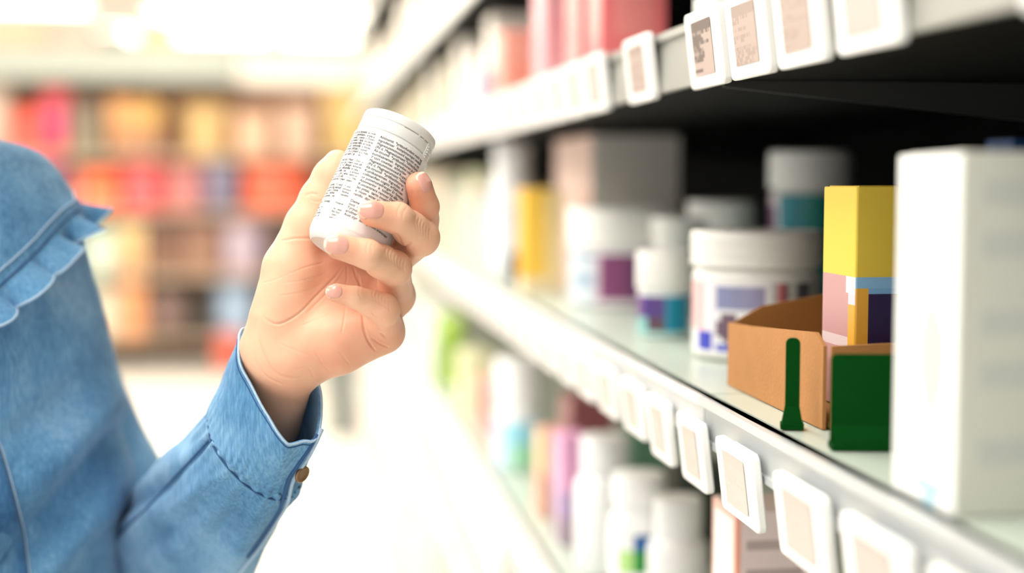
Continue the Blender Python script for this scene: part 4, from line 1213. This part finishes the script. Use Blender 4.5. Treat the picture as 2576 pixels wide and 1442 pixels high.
for i in range(len(SV)):
    j = i // NR; k = i % NR
    ang = 180 - 360 * k / NR
    a_ = .0030 * wr((su_[i] / 190 - sv_[i] / 300, sv_[i] / 240, 0), 1, 4.4) + .0016 * wr((su_[i] / 80 - sv_[i] / 150, sv_[i] / 95, 0), 1, 8.8)
    a_ += .0012 * math.exp(-j / 9) * math.sin(k * .62 + 2.5 * wr((su_[i] / 60, sv_[i] / 60, 0), 1, 1.5))       # gathers below the cuff
    t0 = 146 + 4 * math.sin(j * .05) - j * .04
    # felled seam along the sleeve and soft creases towards the elbow
    x_, y_ = su_[i], sv_[i]
    if ang > 0:
        dd = ((x_ - 296) * 236 + (y_ - 1348) * 226) / 326.8; ds = ((x_ - 296) * 236 * 0 + 0)
        dn_ = ((x_ - 296) * 236 - (1348 - y_) * -226) * 0 + ((x_ - 522) * 236 + (y_ - 1112) * 226) / 326.8
        pn = ((x_ - 522) * 236 - (y_ - 1112) * -226) * 0 + ((x_ - 522) * .722 + (y_ - 1112) * .692)
        a_ += -.0018 * math.exp(-(pn / 7) ** 2) + .0011 * (1 / (1 + math.exp(-(pn - 7) / 2.5))) * math.exp(-(max(0, pn) / 60) ** 2)
        for (qx, qy, ex, ey, wd_, am_) in ((360, 1250, .83, -.55, 22, -.004), (420, 1330, .80, -.6, 30, -.003), (560, 1330, .55, -.83, 24, -.0028), (610, 1370, .5, -.86, 26, .0025), (480, 1250, .75, -.66, 20, .0022)):
            tt = (x_ - qx) * ex + (y_ - qy) * ey; dp = (x_ - qx) * -ey + (y_ - qy) * ex
            a_ += 1.7 * am_ * math.exp(-(dp / wd_) ** 2 - (tt / 110) ** 2)
    SV[i] += SN[i] * a_
# upper arm behind the chest
def tube_ring(c, d, r, z):
    pass
ua = [((20, 640), 1.16, .040), ((60, 780), 1.14, .050), ((112, 930), 1.12, .051), ((170, 1050), 1.095, .049), ((252, 1212), 1.075, .047), ((322, 1350), 1.06, .046), ((385, 1480), 1.05, .044), ((420, 1570), 1.045, .030)]
rings = []
cs = [unproj(c[0], c[1], d) for c, d, r in ua]
for i, (c, d, r) in enumerate(ua):
    t_ = cs[min(i + 1, len(cs) - 1)] - cs[max(i - 1, 0)]; t_ /= np.linalg.norm(t_)
    e = np.cross(t_, FW); e /= np.linalg.norm(e); g = np.cross(e, t_)
    rings.append(np.array([cs[i] + r * (math.cos(2 * math.pi * k / NR) * e + math.sin(2 * math.pi * k / NR) * g) for k in range(NR)]))
UV, UF, un = loft(rings, [10] * (len(rings) - 1)); UF, UN = fix_out(UV, UF, un)
uu_, uv_, _ = project(UV)
for i in range(len(UV)):
    UV[i] += UN[i] * (.003 * wr((uu_[i] / 130, uv_[i] / 200, 0), 1, 6.1) + .0015 * wr((uu_[i] / 60, uv_[i] / 90, 0), 1, 2.6))

def denim(name, base, light, dark, sc=1.0):
    m = bpy.data.materials.new(name); m.use_nodes = True
    nt = m.node_tree; p = nt.nodes['Principled BSDF']; L = nt.links.new
    tc = nt.nodes.new('ShaderNodeTexCoord')
    n1 = nt.nodes.new('ShaderNodeTexNoise'); n1.inputs['Scale'].default_value = 17; n1.inputs['Detail'].default_value = 5; n1.inputs['Roughness'].default_value = .6
    mp = nt.nodes.new('ShaderNodeMapping'); mp.inputs['Scale'].default_value = (1, 1, .16); mp.inputs['Rotation'].default_value = (0, .25, 0)
    n2 = nt.nodes.new('ShaderNodeTexNoise'); n2.inputs['Scale'].default_value = 650; n2.inputs['Detail'].default_value = 3
    n3 = nt.nodes.new('ShaderNodeTexNoise'); n3.inputs['Scale'].default_value = 1500; n3.inputs['Detail'].default_value = 1
    L(tc.outputs['Object'], n1.inputs['Vector']); L(tc.outputs['Object'], mp.inputs['Vector']); L(mp.outputs[0], n2.inputs['Vector']); L(tc.outputs['Object'], n3.inputs['Vector'])
    r1_ = nt.nodes.new('ShaderNodeValToRGB'); e = r1_.color_ramp.elements
    e[0].position = .30; e[0].color = srgb(dark); e[1].position = .72; e[1].color = srgb(light)
    k = r1_.color_ramp.elements.new(.5); k.color = srgb(base)
    ma = nt.nodes.new('ShaderNodeMath'); ma.operation = 'MULTIPLY_ADD'; ma.inputs[1].default_value = .38; L(n2.outputs[0], ma.inputs[0])
    mm_ = nt.nodes.new('ShaderNodeMath'); mm_.operation = 'MULTIPLY'; mm_.inputs[1].default_value = .62; L(n1.outputs[0], mm_.inputs[0]); L(mm_.outputs[0], ma.inputs[2])
    L(ma.outputs[0], r1_.inputs[0]); L(r1_.outputs[0], p.inputs['Base Color'])
    p.inputs['Roughness'].default_value = .85; p.inputs['Specular IOR Level'].default_value = .15
    p.inputs['Sheen Weight'].default_value = .15
    b = nt.nodes.new('ShaderNodeBump'); b.inputs['Strength'].default_value = .25; b.inputs['Distance'].default_value = .0006
    L(n3.outputs[0], b.inputs['Height']); b2 = nt.nodes.new('ShaderNodeBump'); b2.inputs['Strength'].default_value = .15; b2.inputs['Distance'].default_value = .0012
    L(n2.outputs[0], b2.inputs['Height']); L(b.outputs[0], b2.inputs['Normal']); L(b2.outputs[0], p.inputs['Normal'])
    return m
DEN = denim('blue_denim', '6497c0', '9cc4e0', '32648f')
DENC = denim('blue_denim_cuff', '5a8db6', '8ab6d6', '2c5c88')
DENP = denim('blue_denim_placket', '4678a4', '78a6ca', '244c76')
HEM = mat('denim_hem_faded', 'a9c3da', .85, noise=.25, scale=900)
STI = mat('denim_seam_dark', '2f5683', .9, noise=.2, scale=900)
allv, allf, off = [], [], 0
for V, F in ((TV, TF), (UV, UF), (SV, SF)):
    allv.append(V); allf.append(F + off); off += len(V)
SHV, SHF = np.concatenate(allv), np.concatenate(allf)
shirt = pobj('shirt', SHV, SHF, DEN); shirt['label'] = 'blue washed denim shirt with long sleeve'
so = shirt.modifiers.new('cloth', 'SOLIDIFY'); so.thickness = .0009; so.offset = -1
cuff = pobj('cuff', CV, CF, DENC, shirt)
so = cuff.modifiers.new('cloth', 'SOLIDIFY'); so.thickness = .0016; so.offset = -1
# hem of the cuff, stitch line, placket edge, button
def drape(pts, V, N, off, n=60, maxd=None):
    u, v, d = project(V); P_ = spline(pts, n); out = []
    fr = (N @ -FW) > 0
    for q in P_:
        s_ = (u - q[0]) ** 2 + (v - q[1]) ** 2
        m_ = fr & (s_ < 14 ** 2)
        if not m_.any(): m_ = fr & (s_ <= np.min(s_[fr]) + 1)
        ii = np.where(m_)[0]; dm = d[ii].min()
        ii = ii[d[ii] < dm + .02]
        w_ = 1 / (s_[ii] + 4)
        p = (V[ii] * w_[:, None]).sum(0) / w_.sum(); nn = (N[ii] * w_[:, None]).sum(0); nn /= np.linalg.norm(nn)
        uu, vv, dd = project(p)
        out.append(unproj(q[0], q[1], dd) + nn * off)
    P2 = np.array(out)
    for _ in range(4): P2[1:-1] = .5 * P2[1:-1] + .25 * (P2[:-2] + P2[2:])
    return P2
CN = normals_of(CV, CF)
hem = CV[:NR] * .98 + CV[NR:2 * NR] * .02
v, f = tube_data(hem, .0007, 8, True); pobj('hem', v, f, HEM, shirt)
i0 = 4
v, f = tube_data(CV[i0 * NR:(i0 + 1) * NR] + CN[i0 * NR:(i0 + 1) * NR] * .0001, .00035, 6, True); pobj('stitching', v, f, STI, shirt)
SN = normals_of(SV, SF)
if (SN * SN[0]).sum() == 0: pass
seam = drape([(524, 1050), (530, 1108), (560, 1160), (600, 1205), (640, 1236), (690, 1258), (735, 1250)], np.r_[CV, SV], np.r_[CN, SN], .0001)
v, f = tube_data(seam, .0006, 6); pobj('cuff_seam', v, f, STI, shirt)
pl = drape([(806, 1078), (788, 1120), (766, 1160), (742, 1192), (730, 1222), (722, 1262), (700, 1300), (672, 1345), (640, 1390), (600, 1440), (570, 1480)], np.r_[CV, SV], np.r_[CN, SN], .0009, 80)
v, f = tube_data(pl, .0012, 8); pobj('sleeve_placket', v, f, HEM, shirt)
pl2 = drape([(797, 1092), (776, 1128), (752, 1165), (728, 1200), (717, 1230), (708, 1268), (684, 1312), (655, 1355), (622, 1400)], np.r_[CV, SV], np.r_[CN, SN], .0004, 80)
v, f = tube_data(pl2, .0012, 8); pobj('placket_edge', v, f, STI, shirt)
sm = drape([(522, 1112), (480, 1158), (430, 1212), (380, 1266), (335, 1310), (296, 1348)], SV, SN, .0000, 60)
v, f = tube_data(sm, .0007, 6); pobj('sleeve_seam', v, f, STI, shirt)
bpos = drape([(740, 1182), (752, 1186)], np.r_[CV, SV], np.r_[CN, SN], .0018, 2)[1]
bn = empty('button', (0, 0, 0)); bn.parent = cuff
def disc(name, c, nrm, r, th, m, parent):
    nrm = nrm / np.linalg.norm(nrm); e = np.cross(nrm, UP); e /= np.linalg.norm(e); g = np.cross(nrm, e)
    prof = [(r * .9, 0), (r, th * .3), (r, th * .8), (r * .86, th), (r * .7, th * .75), (r * .2, th * .7)]
    v, f = lathe_data(prof, 32)
    V = [c + x * e + y * g + z * nrm for x, y, z in v]
    return pobj(name, V, f, m, parent)
bpy.data.objects.remove(bn)
disc('button', bpos, (RT * .75 - FW * .5 - UP * .35), .0052, .0022, mat('metal_shirt_button', '8a6a4c', .35, metal=.6), shirt)
# --- front placket at the lower left
TN = normals_of(TV, TF)
vis_pl = [(-60, 1010), (-5, 1112), (20, 1185), (42, 1265), (58, 1340), (68, 1400), (78, 1470), (84, 1520)]
edge = drape(vis_pl, TV, TN, .0012, 70)
dn = np.array([TN[np.argmin(((TV - p) ** 2).sum(1))] for p in edge])
tg = np.gradient(edge, axis=0); tg /= np.linalg.norm(tg, axis=1)[:, None]
lat = np.cross(dn, tg); lat *= np.sign((lat @ -RT).mean())
rows_ = []
for k in range(9):
    rows_.append(edge + lat * (.030 * k / 8) + dn * (.0006 * math.sin(k * 1.3) + (.0 if 0 < k < 8 else -.0012)) - dn * (.00018 * k))
PV = np.concatenate(rows_); m_ = len(edge)
PF = [(j * m_ + i, j * m_ + i + 1, (j + 1) * m_ + i + 1, (j + 1) * m_ + i) for j in range(8) for i in range(m_ - 1)]
pk = pobj('front_placket', PV, PF, DENP, shirt)
so = pk.modifiers.new('cloth', 'SOLIDIFY'); so.thickness = .0012; so.offset = 0
v, f = tube_data(edge + dn * .0001, .00045, 6); pobj('hem', v, f, HEM, shirt)
st = edge + lat * .003 + dn * .0006
mbv, mbf = [], []
for i in range(0, len(st) - 1, 1):
    a, b = st[i], st[i] + (st[i + 1] - st[i]) * .62
    v, f = tube_data([a, (a + b) / 2, b], .00032, 5); n0 = len(mbv); mbv += list(v); mbf += [tuple(q + n0 for q in x) for x in f]
pobj('stitching', mbv, mbf, STI, shirt)
# --- collar with a gathered frill
SEAM = [(-330, 640), (-200, 720), (-90, 800), (-30, 742), (0, 716), (58, 662), (110, 606), (142, 566), (170, 545), (200, 528)]
sx, syy = np.array([q[0] for q in SEAM], float), np.array([q[1] for q in SEAM], float)
cols = []
ts = np.linspace(-150, 212, 330)
vv = np.linspace(352, 800, 225)
seam_v = []
for t_ in ts:
    if t_ < 30: seam_v.append(528 - (30 - t_) * .2); continue
    best = None
    for v_ in vv:
        p = torso(t_, v_); u, y, d = project(p)
        g = y - np.interp(u, sx, syy)
        if best is None or abs(g) < best[0]: best = (abs(g), v_)
    seam_v.append(best[1])
seam_v = np.convolve(np.pad(seam_v, 6, mode='edge'), np.ones(13) / 13, 'valid')
def tnorm(t_, v_):
    a = torso(t_ + 1, v_) - torso(t_ - 1, v_); b = torso(t_, v_ + 4) - torso(t_, v_ - 4)
    n_ = np.cross(a, b); n_ /= np.linalg.norm(n_)
    c = np.array([TC[0], TC[1], torso(t_, v_)[2]])
    if n_ @ (torso(t_, v_) - c) < 0: n_ = -n_
    return n_
nrow = 40
KV = []
for j in range(nrow + 1):
    s_ = j / nrow
    for i, t_ in enumerate(ts):
        v_ = 340 + (seam_v[i] - 340) * s_
        p = torso(t_, v_); n_ = tnorm(t_, v_)
        KV.append(p + n_ * (.0022 + .0030 * s_ + .0008 * wr((t_ / 16, s_ * 4, 0), 1, 3) + .0012 * wr((t_ / 40, s_ * 1.5, 0), 1, 8)))
m_ = len(ts)
KV = np.array(KV); KF = np.array([(j * m_ + i, j * m_ + i + 1, (j + 1) * m_ + i + 1, (j + 1) * m_ + i) for j in range(nrow) for i in range(m_ - 1)])
collar = pobj('collar', KV, KF, DEN, shirt)
so = collar.modifiers.new('cloth', 'SOLIDIFY'); so.thickness = .0018; so.offset = 0
base = KV[-m_:]; bn_ = np.array([tnorm(t_, v_) for t_, v_ in zip(ts, seam_v)])
tg = np.gradient(base, axis=0); tg /= np.linalg.norm(tg, axis=1)[:, None]
ou = np.cross(bn_, tg); ou *= np.sign((ou @ -UP).mean())
arc = np.r_[0, np.cumsum(np.linalg.norm(np.diff(base, axis=0), axis=1))]
RV = []; nr = 22
ph = 2 * math.pi * arc / .0340 + 1.8 * np.array([wr((a * 60, 0, 0), 1, 2) for a in arc])
wd = .0165 + .0025 * np.array([wr((a * 45, 1, 0), 1, 5) for a in arc])
for j in range(nr + 1):
    s_ = j / nr
    lift = .0018 + s_ * .0048 + (s_ ** 1.1) * .0085 * np.sin(ph) + .0020 * s_ * np.sin(2.3 * ph + 1)
    RV.append(base + ou * (s_ * wd)[:, None] * .93 + bn_ * lift[:, None] - bn_ * .0012 * (1 - s_) + tg * (-.0060 * s_ * np.cos(ph))[:, None])
RV = np.concatenate(RV)
RF = np.array([(j * m_ + i, j * m_ + i + 1, (j + 1) * m_ + i + 1, (j + 1) * m_ + i) for j in range(nr) for i in range(m_ - 1)])
fr = pobj('frill', RV, RF, DENC, shirt)
so = fr.modifiers.new('cloth', 'SOLIDIFY'); so.thickness = .0011; so.offset = 0
v, f = tube_data(RV[-m_:], .0009, 6); pobj('hem', v, f, HEM, shirt)
for off_ in (.0015, .0085):
    ss = []
    for i, t_ in enumerate(ts):
        ss.append(base[i] - ou[i] * off_ + bn_[i] * .0011)
    v, f = tube_data(ss, .0006, 6); pobj('stitching', v, f, STI if off_ < .005 else HEM, shirt)

# --- body: hand, forearm, neck and head (continuous skin)
BV_, BF_ = HV, HF
me_red = red
body = pobj('body', BV_, BF_, m_skin); body['label'] = 'left hand with palm to the camera and fingers round the bottle'
ca = body.data.attributes.new('redness', 'FLOAT', 'POINT'); ca.data.foreach_set('value', me_red.astype(np.float32))
for (o_, f_, vs) in nails:
    nl = pobj('fingernail', o_, f_, m_nail, body)
    so = nl.modifiers.new('plate', 'SOLIDIFY'); so.thickness = .0005; so.offset = -1 if (normals_of(np.array(o_), np.array([list(q) + [q[-1]] if len(q) == 3 else q for q in f_])) @ -FW).mean() > 0 else 1
    nl.data.materials.append(m_tip)
    for p in nl.data.polygons:
        if min(vs[i][0] for i in p.vertices) > .74 or (max((vs[i][0] ** 2 + vs[i][1] ** 2) for i in p.vertices) > 1.02 and min(vs[i][0] for i in p.vertices) > .35): p.material_index = 1

# neck, head and hair, trousers and shoes: outside the frame, so that the person is whole from another position
def world_sdf(fn, lo, hi, h): return surface_nets(fn, np.array(lo), np.array(hi), h)
NB = np.array([TC[0], TC[1], 1.36])
HC = NB + np.array([0, 0, .215]) + AXB * .02
def ellip(p, c, ra, rb, rc):
    q = p - c; k = np.sqrt(((q @ AXA) / ra) ** 2 + ((q @ AXB) / rb) ** 2 + (q[:, 2] / rc) ** 2)
    return (k - 1) * min(ra, rb, rc)
def sd_head(p):
    d = sd_cone(p, NB - np.array([0, 0, .04]), HC - AXB * .02, .052, .05)
    d = smin(d, ellip(p, HC, .072, .092, .112), .02)
    d = smin(d, ellip(p, HC + AXB * .035 - np.array([0, 0, .07]), .045, .05, .045), .03)
    d = smin(d, sd_cone(p, HC + AXB * .088 + np.array([0, 0, .012]), HC + AXB * .106 - np.array([0, 0, .026]), .008, .012), .012)
    for s_ in (-1, 1):
        d = smin(d, ellip(p, HC + AXA * .074 * s_ - np.array([0, 0, .008]), .010, .02, .03), .006)
        e = HC + AXA * .031 * s_ + AXB * .088 + np.array([0, 0, .010])
        d = smin(d, -(-(np.sqrt(((p - e) ** 2).sum(1)) - .001)), .008)
    d = smin(d, ellip(p, HC + AXB * .088 - np.array([0, 0, .055]), .022, .012, .006), .006)
    return d
V1, F1 = world_sdf(sd_head, HC - .27, HC + .16, .004)
if (normals_of(V1, F1) * (V1 - V1.mean(0))).sum() < 0: F1 = F1[:, ::-1]
hd = pobj('head', V1, F1, m_skin, body)
def sd_hair(p):
    d = ellip(p, HC - AXB * .018 + np.array([0, 0, .018]), .086, .098, .112)
    d = smin(d, sd_cone(p, HC - AXB * .075, HC - AXB * .085 - np.array([0, 0, .16]), .05, .03), .03)
    cut = (p - HC) @ AXB - (.045 + .5 * np.maximum((p - HC)[:, 2] - .03, 0))
    return np.maximum(d, cut)
V1, F1 = world_sdf(sd_hair, HC - .26, HC + .18, .004)
if (normals_of(V1, F1) * (V1 - V1.mean(0))).sum() < 0: F1 = F1[:, ::-1]
pobj('hair', V1, F1, mat('brown_hair', '4a3222', .5, noise=.3, scale=150), person)
HIP = np.array([TC[0], TC[1], .90])
def sd_legs(p):
    d = ellip(p, HIP, .172, .12, .12)
    for s_ in (-1, 1):
        a = HIP + AXA * .085 * s_ - np.array([0, 0, .04]); k = a * np.array([1, 1, 0]) + np.array([0, 0, .48]) + AXB * .015; f_ = a * np.array([1, 1, 0]) + np.array([0, 0, .10])
        d = smin(d, sd_cone(p, a, k, .088, .062), .03); d = smin(d, sd_cone(p, k, f_, .06, .047), .02)
    return np.maximum(d, .065 - p[:, 2])
V1, F1 = world_sdf(sd_legs, HIP + np.array([-.25, -.25, -.9]), HIP + np.array([.25, .25, .14]), .009)
if (normals_of(V1, F1) * (V1 - V1.mean(0))).sum() < 0: F1 = F1[:, ::-1]
pobj('trousers', V1, F1, mat('dark_trousers', '2c3038', .8), person)
for s_ in (-1, 1):
    a = HIP * np.array([1, 1, 0]) + AXA * .085 * s_
    def sd_shoe(p, a=a):
        d = sd_cone(p, a + np.array([0, 0, .045]), a + AXB * .15 + np.array([0, 0, .032]), .042, .034)
        d = smin(d, sd_cone(p, a + np.array([0, 0, .05]), a + np.array([0, 0, .095]), .042, .045), .02)
        return np.maximum(d, .001 - p[:, 2])
    V1, F1 = world_sdf(sd_shoe, a + np.array([-.25, -.25, -.02]), a + np.array([.25, .25, .16]), .006)
    if (normals_of(V1, F1) * (V1 - V1.mean(0))).sum() < 0: F1 = F1[:, ::-1]
    pobj('shoe', V1, F1, mat('white_shoe', 'e8e6e2', .6), person)

for s_ in (-1, 1):
    e = HC + AXA * .031 * s_ + AXB * .0775 + np.array([0, 0, .010])
    v, f = lathe_data([(.0115 * math.sin(a), -.0115 * math.cos(a)) for a in np.linspace(.15, math.pi - .15, 10)], 20)
    ey = pobj('eye', [e + x * AXA + y * np.array([0, 0, 1.0]) + z * AXB for x, y, z in v], f, mat('eye_white', 'efece8', .2), body)
    ey.data.materials.append(mat('eye_iris', '3b2a1e', .2))
    for p in ey.data.polygons:
        if np.mean([(np.array(ey.data.vertices[i].co) + POFF - e) @ AXB for i in p.vertices]) > .0102: p.material_index = 1
    b0 = e + AXB * .014 + np.array([0, 0, .020])
    v, f = tube_data([b0 - AXA * .016, b0 + AXB * .003 + np.array([0, 0, .003]), b0 + AXA * .016], [.0018, .0028, .0018], 8)
    pobj('eyebrow', v, f, mat('brown_hair', '4a3222', .5), body)
# the other sleeve, hanging beside the body outside the frame, with its cuff and hand in the trouser pocket
sh = TC * np.array([1, 1, 0]) - AXA * .150 + np.array([0, 0, 1.29])
ptsA = [sh + AXA * .05 + np.array([0, 0, .02]), sh - AXA * .012, sh - AXA * .03 - np.array([0, 0, .14]), sh - AXA * .04 - AXB * .02 - np.array([0, 0, .27]), sh - AXA * .012 + AXB * .02 - np.array([0, 0, .38]), sh + AXA * .02 + AXB * .05 - np.array([0, 0, .46])]
v, f = tube_data(spline(ptsA, 40), list(np.interp(np.linspace(0, 1, 40), [0, .2, .5, 1], [.05, .056, .05, .040])), 40)
pobj('sleeve', v, f, DEN, shirt)
hp = spline([ptsA[-1] + np.array([0, 0, .02]), ptsA[-1] + AXA * .012 + AXB * .004 - np.array([0, 0, .04]), ptsA[-1] + AXA * .035 + AXB * .0 - np.array([0, 0, .09])], 12)
v, f = tube_data(hp, list(np.linspace(.027, .03, 12)), 20)
pobj('wrist', v, f, m_skin, body)
